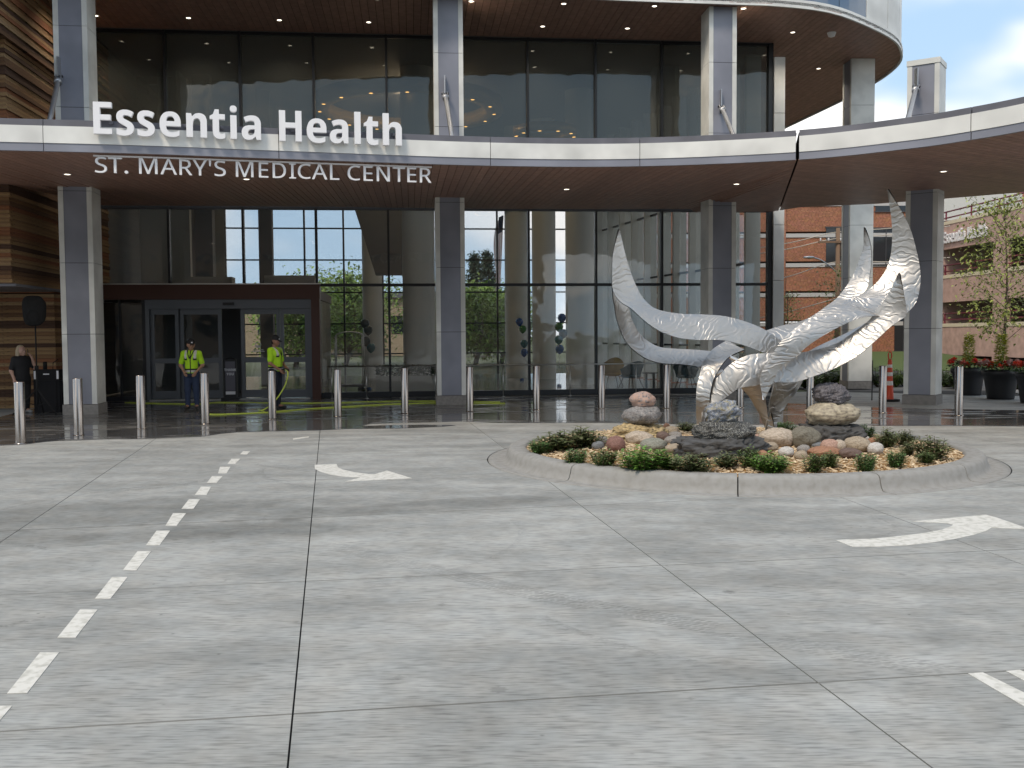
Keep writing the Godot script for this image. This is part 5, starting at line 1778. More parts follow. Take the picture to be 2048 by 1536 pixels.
	for i in 420:
		var p := Vector3(r.randf_range(-1.33, 0.53), 0.52 + r.randf() * 0.3, r.randf_range(-0.23, 0.23))
		var a := r.randf() * TAU
		var dir := Vector3(cos(a), r.randf_range(0.2, 1.2), sin(a)).normalized()
		leaf(s, p, dir, dir.cross(Vector3.UP).normalized(), 0.2, 0.08, Color(0.02, 0.05, 0.02) * r.randf_range(0.6, 1.6))
	plant_material()
	part("foliage", s, M.plant_leaf, pl)
	# luggage cart
	var lc := thing("luggage_cart", "chrome luggage cart with arched frame just inside the glass by the portal", "cart", in_lobby(7.096, 0.016, -2.2), 0.25)
	pbox("deck", lc, M.interior_dark, Vector3(0, 0.24, 0), Vector3(0.95, 0.07, 0.55))
	for sz in [-0.24, 0.24]:
		s = begin(false)
		var pts := []
		for i in 13:
			var an := PI * i / 12.0
			pts.append(Vector3(-cos(an) * 0.43, 0.26 + (1.52 + 0.14 * sin(an) if i > 0 and i < 12 else 0.0), sz))
		tube(s, pts, 0.018, -1, 8)
		part("arched_frame", s, M.steel_edge, lc)
	s = begin(false)
	tube(s, [Vector3(0, 1.92, -0.24), Vector3(0, 1.92, 0.24)], 0.016, -1, 8)
	part("hanger_bar", s, M.steel_edge, lc)
	for sx in [-0.36, 0.36]:
		for sz in [-0.2, 0.2]:
			s = begin(false)
			tube(s, [Vector3(sx, 0.1, sz - 0.02), Vector3(sx, 0.1, sz + 0.02)], 0.1, -1, 16)
			part("wheel", s, M.black_metal, lc)

func plant_material():
	var lm := mk("plant_leaf", Color(1, 1, 1), 0.55)
	lm.vertex_color_use_as_albedo = true

# ---------------------------------------------------------------- people
func blob(bones: Array, cell: float, k: float, grow := 0.0) -> SurfaceTool:
	# smooth union of tapered capsules [a, b, ra, rb], meshed as surface nets
	var lo := Vector3(1e9, 1e9, 1e9)
	var hi := -lo
	for b in bones:
		var r: float = maxf(b[2], b[3]) + grow + k + cell * 2
		lo = lo.min(b[0].min(b[1]) - Vector3.ONE * r)
		hi = hi.max(b[0].max(b[1]) + Vector3.ONE * r)
	var nx := int((hi.x - lo.x) / cell) + 2
	var ny := int((hi.y - lo.y) / cell) + 2
	var nz := int((hi.z - lo.z) / cell) + 2
	var f := PackedFloat32Array()
	f.resize(nx * ny * nz)
	f.fill(1.0)
	for b in bones:
		var a: Vector3 = b[0]
		var ab: Vector3 = b[1] - b[0]
		var ll := maxf(ab.length_squared(), 1e-9)
		var r: float = maxf(b[2], b[3]) + grow + k + cell * 2
		var p0: Vector3 = ((b[0].min(b[1]) - Vector3.ONE * r - lo) / cell).floor()
		var p1: Vector3 = ((b[0].max(b[1]) + Vector3.ONE * r - lo) / cell).ceil()
		for z in range(maxi(0, int(p0.z)), mini(nz, int(p1.z) + 1)):
			for y in range(maxi(0, int(p0.y)), mini(ny, int(p1.y) + 1)):
				for x in range(maxi(0, int(p0.x)), mini(nx, int(p1.x) + 1)):
					var p := lo + Vector3(x, y, z) * cell
					var t := clampf((p - a).dot(ab) / ll, 0.0, 1.0)
					var d := p.distance_to(a + ab * t) - lerpf(b[2], b[3], t) - grow
					var i := (z * ny + y) * nx + x
					var e := f[i]
					var h := clampf(0.5 + 0.5 * (e - d) / k, 0.0, 1.0)
					f[i] = lerpf(e, d, h) - k * h * (1.0 - h)
	var idx := {}
	var verts := []
	var st := [1, nx, nx * ny]
	for z in nz - 1:
		for y in ny - 1:
			for x in nx - 1:
				var i := (z * ny + y) * nx + x
				var m := 0
				for c in 8:
					if f[i + (c & 1) + (nx if c & 2 else 0) + (nx * ny if c & 4 else 0)] < 0: m |= 1 << c
				if m == 0 or m == 255: continue
				var acc := Vector3.ZERO
				var n := 0
				for e in [[0, 1], [2, 3], [4, 5], [6, 7], [0, 2], [1, 3], [4, 6], [5, 7], [0, 4], [1, 5], [2, 6], [3, 7]]:
					if ((m >> e[0]) & 1) != ((m >> e[1]) & 1):
						var va := f[i + (e[0] & 1) + (nx if e[0] & 2 else 0) + (nx * ny if e[0] & 4 else 0)]
						var vb := f[i + (e[1] & 1) + (nx if e[1] & 2 else 0) + (nx * ny if e[1] & 4 else 0)]
						var t := va / (va - vb)
						acc += Vector3(e[0] & 1, (e[0] >> 1) & 1, e[0] >> 2).lerp(Vector3(e[1] & 1, (e[1] >> 1) & 1, e[1] >> 2), t)
						n += 1
				idx[i] = verts.size()
				verts.append(lo + (Vector3(x, y, z) + acc / n) * cell)
	var s := begin(false)
	for z in range(1, nz - 1):
		for y in range(1, ny - 1):
			for x in range(1, nx - 1):
				var i := (z * ny + y) * nx + x
				var inside := f[i] < 0
				for ax in 3:
					if (f[i + st[ax]] < 0) == inside: continue
					var u: int = st[(ax + 1) % 3]
					var v: int = st[(ax + 2) % 3]
					var q := [i, i - u, i - u - v, i - v]
					if not (idx.has(q[0]) and idx.has(q[1]) and idx.has(q[2]) and idx.has(q[3])): continue
					var o := [0, 1, 2, 0, 2, 3] if not inside else [0, 2, 1, 0, 3, 2]
					for w in o:
						s.add_vertex(verts[idx[q[w]]])
	return s

func coloured(s: SurfaceTool, paint: Callable) -> ArrayMesh:
	s.index()
	s.generate_normals()
	var mesh := s.commit()
	var arr := mesh.surface_get_arrays(0)
	var v: PackedVector3Array = arr[Mesh.ARRAY_VERTEX]
	var c := PackedColorArray()
	for p in v: c.append(paint.call(p))
	arr[Mesh.ARRAY_COLOR] = c
	var out := ArrayMesh.new()
	out.add_surface_from_arrays(Mesh.PRIMITIVE_TRIANGLES, arr)
	return out

func hand(w: Vector3, dir: Vector3, palm: Vector3, curl: float) -> Array:
	# palm and five fingers from the wrist w along dir; palm is the way the palm faces
	var side := dir.cross(palm).normalized()
	var k := w + dir * 0.085
	var b := [[w, w + dir * 0.05, 0.027, 0.03], [w + dir * 0.04 - side * 0.018, k - side * 0.022, 0.022, 0.015], [w + dir * 0.04 + side * 0.018, k + side * 0.022, 0.022, 0.015]]
	var L := [0.07, 0.078, 0.073, 0.058]
	for i in 4:
		var r := k + side * (0.03 - 0.02 * i)
		var d1 := (dir + palm * curl).normalized()
		var d2 := (dir + palm * curl * 2.6).normalized()
		var m: Vector3 = r + d1 * (L[i] * 0.5)
		b.append([r, m, 0.0095, 0.009])
		b.append([m, m + d2 * (L[i] * 0.5), 0.009, 0.0075])
	var tb := w + dir * 0.03 + side * 0.03
	var tm := tb + (dir * 0.6 + side * 0.6 + palm * 0.4).normalized() * 0.045
	b.append([tb, tm, 0.013, 0.011])
	b.append([tm, tm + (dir + palm * 0.6).normalized() * 0.03, 0.011, 0.009])
	return b

# joints: dictionary of positions for one figure, facing +z, standing on y = 0
func figure(o: Node3D, j: Dictionary, look: Dictionary):
	var sc: float = look.get("girth", 1.0)
	var head: Vector3 = j.head
	var hb := Basis(Vector3.UP, j.get("head_yaw", 0.0)) * Basis(Vector3.RIGHT, j.get("head_nod", 0.0))
	var hp := func(v: Vector3) -> Vector3: return head + hb * v
	var body := []
	var torso := [[j.pelvis, j.waist, 0.135 * sc, 0.125 * sc], [j.waist, j.chest, 0.125 * sc, 0.14 * sc], [j.chest + Vector3(-0.06, 0.02, 0), j.chest + Vector3(0.06, 0.02, 0), 0.12 * sc, 0.12 * sc], [j.sl, j.sr, 0.062, 0.062]]
	var legs := []
	for sd in ["l", "r"]:
		legs.append([j["h" + sd], j["k" + sd], 0.095 * sc, 0.062 * sc])
		legs.append([j["k" + sd], j["a" + sd], 0.062 * sc, 0.045])
	body += torso
	body += legs
	for sd in ["l", "r"]:
		body.append([j["a" + sd], j["t" + sd], 0.042, 0.035])
		body.append([j["s" + sd], j["e" + sd], 0.052, 0.042])
		body.append([j["e" + sd], j["w" + sd], 0.042, 0.028])
	body.append([j.neck, hp.call(Vector3(0, -0.06, -0.01)), 0.058, 0.055])
	var skin := mk("skin_" + o.name, look.skin, 0.55)
	var s := blob(body, 0.02, 0.035)
	# head and hands on finer grids, joined into the same body surface
	var hd := [[hp.call(Vector3(0, 0.03, -0.015)), hp.call(Vector3(0, 0.045, -0.02)), 0.092, 0.088], [hp.call(Vector3(0, -0.03, 0.025)), hp.call(Vector3(0, -0.075, 0.045)), 0.066, 0.042], [hp.call(Vector3(-0.035, -0.02, 0.03)), hp.call(Vector3(0.035, -0.02, 0.03)), 0.05, 0.05], [hp.call(Vector3(0, 0.02, 0.085)), hp.call(Vector3(0, -0.022, 0.108)), 0.009, 0.015], [hp.call(Vector3(-0.02, -0.055, 0.078)), hp.call(Vector3(0.02, -0.055, 0.078)), 0.012, 0.012], [hp.call(Vector3(-0.035, 0.032, 0.07)), hp.call(Vector3(0.035, 0.032, 0.07)), 0.013, 0.013]]
	for sx in [-1, 1]: hd.append([hp.call(Vector3(sx * 0.086, 0.015, -0.01)), hp.call(Vector3(sx * 0.086, -0.02, -0.005)), 0.02, 0.014])
	hd.append([hp.call(Vector3(0, -0.05, -0.01)), j.neck, 0.05, 0.05])
	s.append_from(_committed(blob(hd, 0.009, 0.02)), 0, Transform3D.IDENTITY)
	for sd in ["l", "r"]:
		s.append_from(_committed(blob(hand(j["w" + sd], j["hd" + sd], j["hp" + sd], j.get("curl", 0.5)), 0.0075, 0.006)), 0, Transform3D.IDENTITY)
	part("body", s, skin, o)
	var dark := mk("eye_" + o.name, lin(0.02, 0.015, 0.012), 0.3)
	for sx in [-1, 1]:
		var e := begin(false)
		lathe(e, [Vector2(0, -0.006), Vector2(0.008, -0.003), Vector2(0.01, 0.002), Vector2(0, 0.006)], 10, hp.call(Vector3(sx * 0.032, 0.012, 0.081)), hb * Basis(Vector3.RIGHT, PI / 2))
		part("eye", e, dark, o)
	# clothes
	var arms := []
	for sd in ["l", "r"]:
		var el: Vector3 = j["s" + sd].lerp(j["e" + sd], look.get("sleeve", 0.75))
		arms.append([j["s" + sd], el, 0.06, 0.055])
	var shirt := torso + arms
	var sm := mk("shirt_" + o.name, look.shirt, 0.85)
	part("shirt", blob(shirt, 0.02, 0.035, 0.012), sm, o)
	var hips := [[j.pelvis + Vector3(0, -0.03, 0), j.pelvis + Vector3(0, 0.05, 0), 0.135 * sc, 0.13 * sc]]
	var pm := mk("trousers_" + o.name, look.trousers, 0.9)
	part("trousers", blob(hips + legs, 0.02, 0.03, 0.016), pm, o)
	var sh := mk("shoes_" + o.name, look.shoes, 0.6)
	var boots := begin(false)
	for sd in ["l", "r"]:
		boots.append_from(_committed(blob([[j["a" + sd] + Vector3(0, -0.02, 0), j["a" + sd] + Vector3(0, 0.06, 0), 0.05, 0.05], [j["a" + sd] + Vector3(0, -0.03, -0.03), j["t" + sd], 0.048, 0.042]], 0.016, 0.02)), 0, Transform3D.IDENTITY)
	part("shoes", boots, sh, o)
	if look.has("cap"):
		var cm := mk("cap_" + o.name, look.cap, 0.8)
		var c := blob([[hp.call(Vector3(0, 0.07, -0.02)), hp.call(Vector3(0, 0.075, -0.025)), 0.097, 0.092], [hp.call(Vector3(-0.04, 0.052, 0.09)), hp.call(Vector3(-0.035, 0.04, 0.15)), 0.012, 0.009], [hp.call(Vector3(0.04, 0.052, 0.09)), hp.call(Vector3(0.035, 0.04, 0.15)), 0.012, 0.009], [hp.call(Vector3(0, 0.056, 0.09)), hp.call(Vector3(0, 0.045, 0.16)), 0.014, 0.01]], 0.01, 0.02)
		part("cap", c, cm, o)
		var b := begin()
		box(b, hp.call(Vector3(0.0, 0.09, 0.077)), Vector3(0.04, 0.026, 0.006), hb * Basis(Vector3.RIGHT, -0.25))
		part("cap_badge", b, M.sign_white, o)
	var hm := mk("hair_" + o.name, look.hair, 0.6)
	var hr := [[hp.call(Vector3(0, 0.05, -0.035)), hp.call(Vector3(0, 0.0, -0.045)), 0.088, 0.085]]
	if look.get("long_hair", false):
		hr = [[hp.call(Vector3(0, 0.06, -0.04)), hp.call(Vector3(0, 0.02, -0.055)), 0.09, 0.09]]
		for sx in [-1, 1]:
			hr.append([hp.call(Vector3(sx * 0.075, 0.03, -0.02)), hp.call(Vector3(sx * 0.09, -0.17, -0.02)), 0.035, 0.04])
			hr.append([hp.call(Vector3(sx * 0.05, 0.0, -0.07)), hp.call(Vector3(sx * 0.06, -0.2, -0.07)), 0.05, 0.045])
	part("hair", blob(hr, 0.012, 0.02), hm, o)
	if look.has("vest"):
		var vm := mk("vest_" + o.name, Color(1, 1, 1), 0.8)
		vm.vertex_color_use_as_albedo = true
		var vt := [[j.pelvis + Vector3(0, 0.03, 0), j.waist, 0.135 * sc, 0.125 * sc], torso[1], torso[2], [j.sl.lerp(j.sr, 0.12), j.sl.lerp(j.sr, 0.88), 0.062, 0.062]]
		var ch: Vector3 = j.chest
		var pel: Vector3 = j.pelvis
		var lime := Color(0.42, 0.72, 0.02)
		var paint := func(p: Vector3) -> Color:
			var front := p.z > ch.z
			var y := p.y - pel.y
			var hgt := ch.y - pel.y
			if absf(p.x) < 0.014 and front: return Color(0.012, 0.012, 0.012)
			if front and y > hgt - 0.02 and absf(absf(p.x) - (0.014 + (y - hgt + 0.02) * 0.33)) < 0.014: return Color(0.012, 0.012, 0.012)
			if y > 0.0 and y < 0.05: return Color(0.5, 0.5, 0.45)
			if y >= 0.05 and y < 0.09 or y < -0.06: return Color(0.014, 0.014, 0.014)
			if y > hgt - 0.02 and absf(absf(p.x) - 0.115) < 0.028: return Color(0.55, 0.55, 0.52)
			if front and y > hgt - 0.06 and y < hgt and absf(absf(p.x) - 0.11) < 0.04: return Color(0.02, 0.02, 0.02)
			return lime
		part("vest", coloured(blob(vt, 0.013, 0.03, 0.026), paint), vm, o)

func _committed(s: SurfaceTool) -> ArrayMesh:
	s.generate_normals()
	return s.commit()

func pose(h: float) -> Dictionary:
	# relaxed standing joints for a body of height h
	var k := h / 1.75
	var j := {"pelvis": Vector3(0, 0.95, 0), "waist": Vector3(0, 1.12, 0.005), "chest": Vector3(0, 1.32, 0.01), "neck": Vector3(0, 1.49, -0.005), "head": Vector3(0, 1.635, 0.025), "sl": Vector3(0.185, 1.42, 0), "sr": Vector3(-0.185, 1.42, 0), "el": Vector3(0.25, 1.13, -0.02), "er": Vector3(-0.25, 1.13, -0.02), "wl": Vector3(0.2, 0.93, 0.14), "wr": Vector3(-0.2, 0.93, 0.14), "hl": Vector3(0.09, 0.9, 0), "hr": Vector3(-0.09, 0.9, 0), "kl": Vector3(0.105, 0.49, 0.015), "kr": Vector3(-0.105, 0.49, 0.015), "al": Vector3(0.115, 0.09, -0.02), "ar": Vector3(-0.115, 0.09, -0.02), "tl": Vector3(0.135, 0.04, 0.15), "tr": Vector3(-0.135, 0.04, 0.15), "hdl": Vector3(-0.3, -0.6, 0.7).normalized(), "hdr": Vector3(0.3, -0.6, 0.7).normalized(), "hpl": Vector3(-0.9, -0.2, -0.3).normalized(), "hpr": Vector3(0.9, -0.2, -0.3).normalized()}
	for n in j:
		if not n in ["hdl", "hdr", "hpl", "hpr"]: j[n] *= k
	return j

func people():
	# worker before the doors: both hands at the belt, cap, looking down to the right
	var g: Vector2 = Vector2(-7.972,-24.881)
	var a := thing("person", "person in lime safety vest, black cap and jeans standing before the sliding doors", "person", Vector3(g.x, 0.006, g.y), 0.1)
	var j := pose(1.71)
	j.el = Vector3(0.27, 1.1, -0.01)
	j.er = Vector3(-0.27, 1.1, -0.01)
	j.wl = Vector3(0.14, 0.93, 0.17)
	j.wr = Vector3(-0.14, 0.93, 0.17)
	j.head_yaw = 0.45
	j.head_nod = 0.25
	figure(a, j, {"skin": lin(0.36, 0.2, 0.13), "shirt": lin(0.42, 0.72, 0.02), "trousers": lin(0.022, 0.035, 0.075), "shoes": lin(0.02, 0.018, 0.016), "hair": lin(0.02, 0.015, 0.012), "cap": lin(0.012, 0.012, 0.014), "vest": true, "girth": 0.98})
	# worker with the hose: turned to the right, arms forward and down
	g = Vector2(-5.843,-24.680)
	a = thing("person", "person in lime safety vest and dark trousers spraying water with a hose", "person", Vector3(g.x, 0.006, g.y), 1.2)
	j = pose(1.79)
	j.el = Vector3(0.26, 1.14, 0.03)
	j.er = Vector3(-0.26, 1.14, 0.03)
	j.wl = Vector3(0.13, 1.0, 0.26)
	j.wr = Vector3(-0.15, 0.98, 0.24)
	j.head_nod = 0.3
	j.head_yaw = 0.1
	j.tl = Vector3(0.14, 0.04, 0.17)
	figure(a, j, {"skin": lin(0.3, 0.15, 0.095), "shirt": lin(0.42, 0.72, 0.02), "trousers": lin(0.018, 0.022, 0.036), "shoes": lin(0.015, 0.014, 0.014), "hair": lin(0.02, 0.015, 0.012), "cap": lin(0.012, 0.012, 0.014), "vest": true, "girth": 1.1})
	# nozzle in the hands
	var nz := thing("hose_nozzle", "small black hose nozzle in the right worker's hands", "nozzle", Vector3(-5.574,1.008,-24.450))
	var s := begin(false)
	tube(s, [Vector3(-0.06, -0.02, 0), Vector3(0.05, 0.01, 0.02), Vector3(0.13, -0.03, 0.05)], 0.018, 0.022, 10)
	part("barrel", s, M.black_metal, nz)
	s = begin(false)
	tube(s, [Vector3(0.02, 0.0, 0.01), Vector3(0.0, -0.09, 0.01)], 0.014, 0.012, 8)
	part("grip", s, M.black_metal, nz)
	# woman at the brick wall with a phone at her ear
	g = Vector2(-11.821,-24.106)
	a = thing("person", "person with long fair hair in black phoning by the brick wall", "person", Vector3(g.x, 0, g.y), 0.95)
	j = pose(1.6)
	j.er = Vector3(-0.25, 1.03, -0.02)
	j.wr = Vector3(-0.22, 0.82, 0.05)
	j.hdr = Vector3(0.05, -1, 0.15).normalized()
	j.el = Vector3(0.26, 1.08, 0.14)
	j.wl = Vector3(0.17, 1.33, 0.17)
	j.hdl = Vector3(-0.25, 0.85, -0.35).normalized()
	j.hpl = Vector3(-0.9, -0.2, -0.25).normalized()
	j.head_yaw = 0.25
	j.head_nod = 0.05
	figure(a, j, {"skin": lin(0.5, 0.3, 0.23), "shirt": lin(0.012, 0.012, 0.014), "trousers": lin(0.012, 0.012, 0.014), "shoes": lin(0.3, 0.3, 0.3), "hair": lin(0.42, 0.33, 0.22), "long_hair": true, "girth": 1.22, "sleeve": 0.8})
	var ph := thing("phone", "dark mobile phone held at the ear of the person in black", "phone", a.transform * Vector3(0.115, 1.46, 0.085), 0.55)
	s = begin()
	box(s, Vector3.ZERO, Vector3(0.01, 0.14, 0.07), Basis(Vector3.RIGHT, 0.35))
	part("case", s, M.black_metal, ph)

# ---------------------------------------------------------------- beyond the court
func far_side():
	# street and verge to the right
	var s := begin()
	prism(s, PackedVector2Array([Vector2(9.5, -31.2), Vector2(60, -20), Vector2(60, -70), Vector2(9.5, -70)]), -0.055, -0.03)
	var o := part("street", s, mk("asphalt", lin(0.10, 0.10, 0.10), 0.85), self)
	tag(o, "", "", "", "structure")
	s = begin()
	var rise := func(x: float, z: float) -> float: return clampf((-z - 47.0) * 0.045, 0.0, 0.62)
	var vp := PackedVector2Array([Vector2(14, -47), Vector2(25.4, -47), Vector2(25.4, -62), Vector2(14, -62)])
	prism(s, refine(vp, Vector2.UP), -0.02, 0.0, rise)
	var gm := mk("lawn", lin(0.085, 0.13, 0.035), 0.95)
	tri_tex(gm, M.grain_tex, 0.7)
	o = part("verge", s, gm, self)
	tag(o, "", "", "", "structure")
	brick_block()
	garage()
	pale_block()
	pole_and_wires()
	trees()
	behind_camera()

func brick_block():
	var b := thing("brick_building", "orange brick building with concrete floor bands behind the sculpture's right wing", "building", Vector3(0, 0, -62))
	var im := Image.create(512, 512, false, Image.FORMAT_RGB8)
	var r := RandomNumberGenerator.new()
	r.seed = 22
	for row in 64:
		var x := -r.randi_range(0, 20)
		while x < 512:
			var v := r.randf_range(0.84, 1.0)
			im.fill_rect(Rect2i(x, row * 8, 21, 7), Color(v, v * r.randf_range(0.93, 1.0), v * r.randf_range(0.9, 1.0)))
			x += 22
		im.fill_rect(Rect2i(0, row * 8 + 7, 512, 1), Color(0.8, 0.78, 0.74))
	var m := mk("orange_brick", lin(0.40, 0.19, 0.115), 0.9)
	tri_tex(m, ImageTexture.create_from_image(im), 0.2)
	var band := mk("concrete_band", lin(0.46, 0.45, 0.44), 0.85)
	var win := mk("far_window", lin(0.02, 0.025, 0.03), 0.08)
	var fr := mk("window_frame", lin(0.05, 0.05, 0.055), 0.5)
	var levels := [-0.1, 2.35, 4.15, 5.98, 7.8, 9.7, 12.5]
	for i in levels.size() - 1:
		pbox("wall_course", b, m, Vector3(15.5, (levels[i] + levels[i + 1]) / 2 + 0.12, -4), Vector3(19.0, levels[i + 1] - levels[i] - 0.24, 8.0))
		pbox("floor_band", b, band, Vector3(15.5, levels[i + 1], -4), Vector3(19.1, 0.24, 8.1))
	for q in [[Vector3(19.915,7.112,-62.000), 0.5, 1.15], [Vector3(22.999,7.090,-62.000), 1.15, 1.1], [Vector3(23.986,7.084,-62.000), 1.15, 1.1], [Vector3(24.143,1.693,-62.000), 0.45, 1.05], [Vector3(23.642,10.053,-62.000), 1.2, 0.8]]:
		var w := Node3D.new()
		w.name = "window"
		b.add_child(w, true)
		w.position = q[0] - b.position + Vector3(0, 0, 0.02)
		pbox("pane", w, win, Vector3.ZERO, Vector3(q[1] * 2, q[2] * 2, 0.04))
		pbox("frame", w, fr, Vector3(0, q[2] + 0.03, 0.02), Vector3(q[1] * 2 + 0.12, 0.07, 0.08))
		pbox("frame", w, fr, Vector3(0, -q[2] - 0.03, 0.02), Vector3(q[1] * 2 + 0.12, 0.07, 0.1))
		pbox("mullion", w, fr, Vector3(0.1, 0, 0.03), Vector3(0.05, q[2] * 2, 0.04))
	for x in [Vector3(16.868,6.910,-61.900), Vector3(25.314,3.781,-61.900)]:
		s_pipe(b, x.x)

func s_pipe(b: Node3D, x: float):
	var s := begin(false)
	tube(s, [Vector3(x, 0, 0.08), Vector3(x, 12.0, 0.08)], 0.05, -1, 8)
	part("downpipe", s, M.orange_brick, b)

func garage():
	var g := thing("parking_garage", "pink parking garage with cream caps and maroon railings at the right edge", "building", Vector3(25.75, 0, -60), -1.513)
	var pink := mk("pink_render", lin(0.62, 0.42, 0.36), 0.85)
	tri_tex(pink, M.grain_tex, 0.15)
	var cream := mk("cream_cap", lin(0.68, 0.6, 0.45), 0.8)
	var dark := mk("garage_dark", lin(0.26, 0.25, 0.24), 0.9)
	var maroon := mk("maroon_rail", lin(0.20, 0.03, 0.06), 0.5)
	var L := 26.0
	pbox("back_wall", g, dark, Vector3(L / 2, 4.0, -15.0), Vector3(L, 8.5, 0.3))
	pbox("end_wall", g, pink, Vector3(-0.15, 4.1, -7.4), Vector3(0.3, 8.3, 14.7))
	for lv in [[0.45, 2.1], [3.55, 4.95], [6.66, 8.1]]:
		pbox("spandrel", g, pink, Vector3(L / 2, (lv[0] + lv[1]) / 2, 0), Vector3(L, lv[1] - lv[0], 0.25))
		pbox("cap", g, cream, Vector3(L / 2, lv[1] + 0.1, 0.0), Vector3(L, 0.2, 0.31))
		pbox("deck", g, dark, Vector3(L / 2, lv[0] + 0.3, -7.6), Vector3(L, 0.3, 14.8))
		for h in [0.42, 0.78]:
			var s := begin(false)
			tube(s, [Vector3(0, lv[1] + h, 0.0), Vector3(L, lv[1] + h, 0.0)], 0.045, -1, 6)
			part("railing", s, maroon, g)
		for i in 9:
			pbox("rail_post", g, maroon, Vector3(0.4 + i * 2.9, lv[1] + 0.49, 0.0), Vector3(0.07, 0.58, 0.07))
	for x in [6.6, 15.0, 23.0]:
		pbox("pillar", g, pink, Vector3(x, 3.55, 0.02), Vector3(1.2, 7.0, 0.32))
	# sign: shield emblem and name
	var sg := thing("garage_sign", "white Essentia Health letters with teal shield on the pink garage", "sign")
	var base: Transform3D = g.transform
	lettering(sg, "Essentia Health", 0.66, 0.1, true, M.sign_white, func(l: float) -> Transform3D: return base * Transform3D(Basis.IDENTITY, Vector3(0.42 + l, 7.02, 0.2)), 4.95)
	var teal := mk("emblem_teal", lin(0.02, 0.30, 0.32), 0.5)
	var shield := func(k: float) -> PackedVector2Array:
		var p := PackedVector2Array()
		for q in [Vector2(-0.5, 0.55), Vector2(0, 0.68), Vector2(0.5, 0.55), Vector2(0.5, 0.05), Vector2(0.34, -0.38), Vector2(0, -0.68), Vector2(-0.34, -0.38), Vector2(-0.5, 0.05)]: p.append(q * k)
		return p
	for e in [[1.0, 0.0, M.sign_white, "shield_border"], [0.86, 0.05, teal, "shield_field"]]:
		var s := begin()
		prism(s, shield.call(e[0]), 0.0, 0.08)
		var o := part(e[3], s, e[2], sg)
		o.transform = base * Transform3D(Basis(Vector3(1, 0, 0), Vector3(0, 0, 1), Vector3(0, 1, 0)), Vector3(-0.35, 7.4, 0.16 + e[1]))
	for k in 2:
		var s := begin()
		var sw := PackedVector2Array()
		for i in 9: sw.append(Vector2(-0.32 + 0.08 * i, -0.3 + 0.25 * k + 0.5 * pow(i / 8.0, 2)))
		for i in 9: sw.append(Vector2(0.32 - 0.08 * i, -0.3 + 0.25 * k + 0.5 * pow((8 - i) / 8.0, 2) + 0.1 * sin(PI * (8 - i) / 8.0) + 0.02))
		prism(s, sw, 0.0, 0.02)
		var o := part("shield_swoosh", s, M.sign_white, sg)
		o.transform = base * Transform3D(Basis(Vector3(1, 0, 0), Vector3(0, 0, 1), Vector3(0, 1, 0)), Vector3(-0.35, 7.4, 0.292))

func pale_block():
	var b := thing("pale_building", "pale panelled building with dark window seen above the pink garage", "building", Vector3(34.5, 0, -78))
	var m := mk("pale_wall", lin(0.55, 0.55, 0.52), 0.8)
	for i in 3:
		pbox("wall_panel", b, m, Vector3(-2.9 + i * 3.2, 6.0, -3), Vector3(3.19, 13.0, 6))
	pbox("window", b, M.far_window, Vector3(0.6, 9.6, 0.01), Vector3(5.0, 1.6, 0.06))
	pbox("window_sill", b, M.concrete_band, Vector3(0.6, 8.75, 0.04), Vector3(5.2, 0.12, 0.14))
	var r := thing("red_block", "sliver of red brick building above the garage at the picture's right edge", "building", Vector3(43.0, 0, -80))
	pbox("wall", r, M.orange_brick, Vector3(0, 6.6, -3), Vector3(8, 13.4, 6))
	pbox("window", r, M.far_window, Vector3(0.5, 11.3, 0.02), Vector3(3.5, 1.2, 0.06))

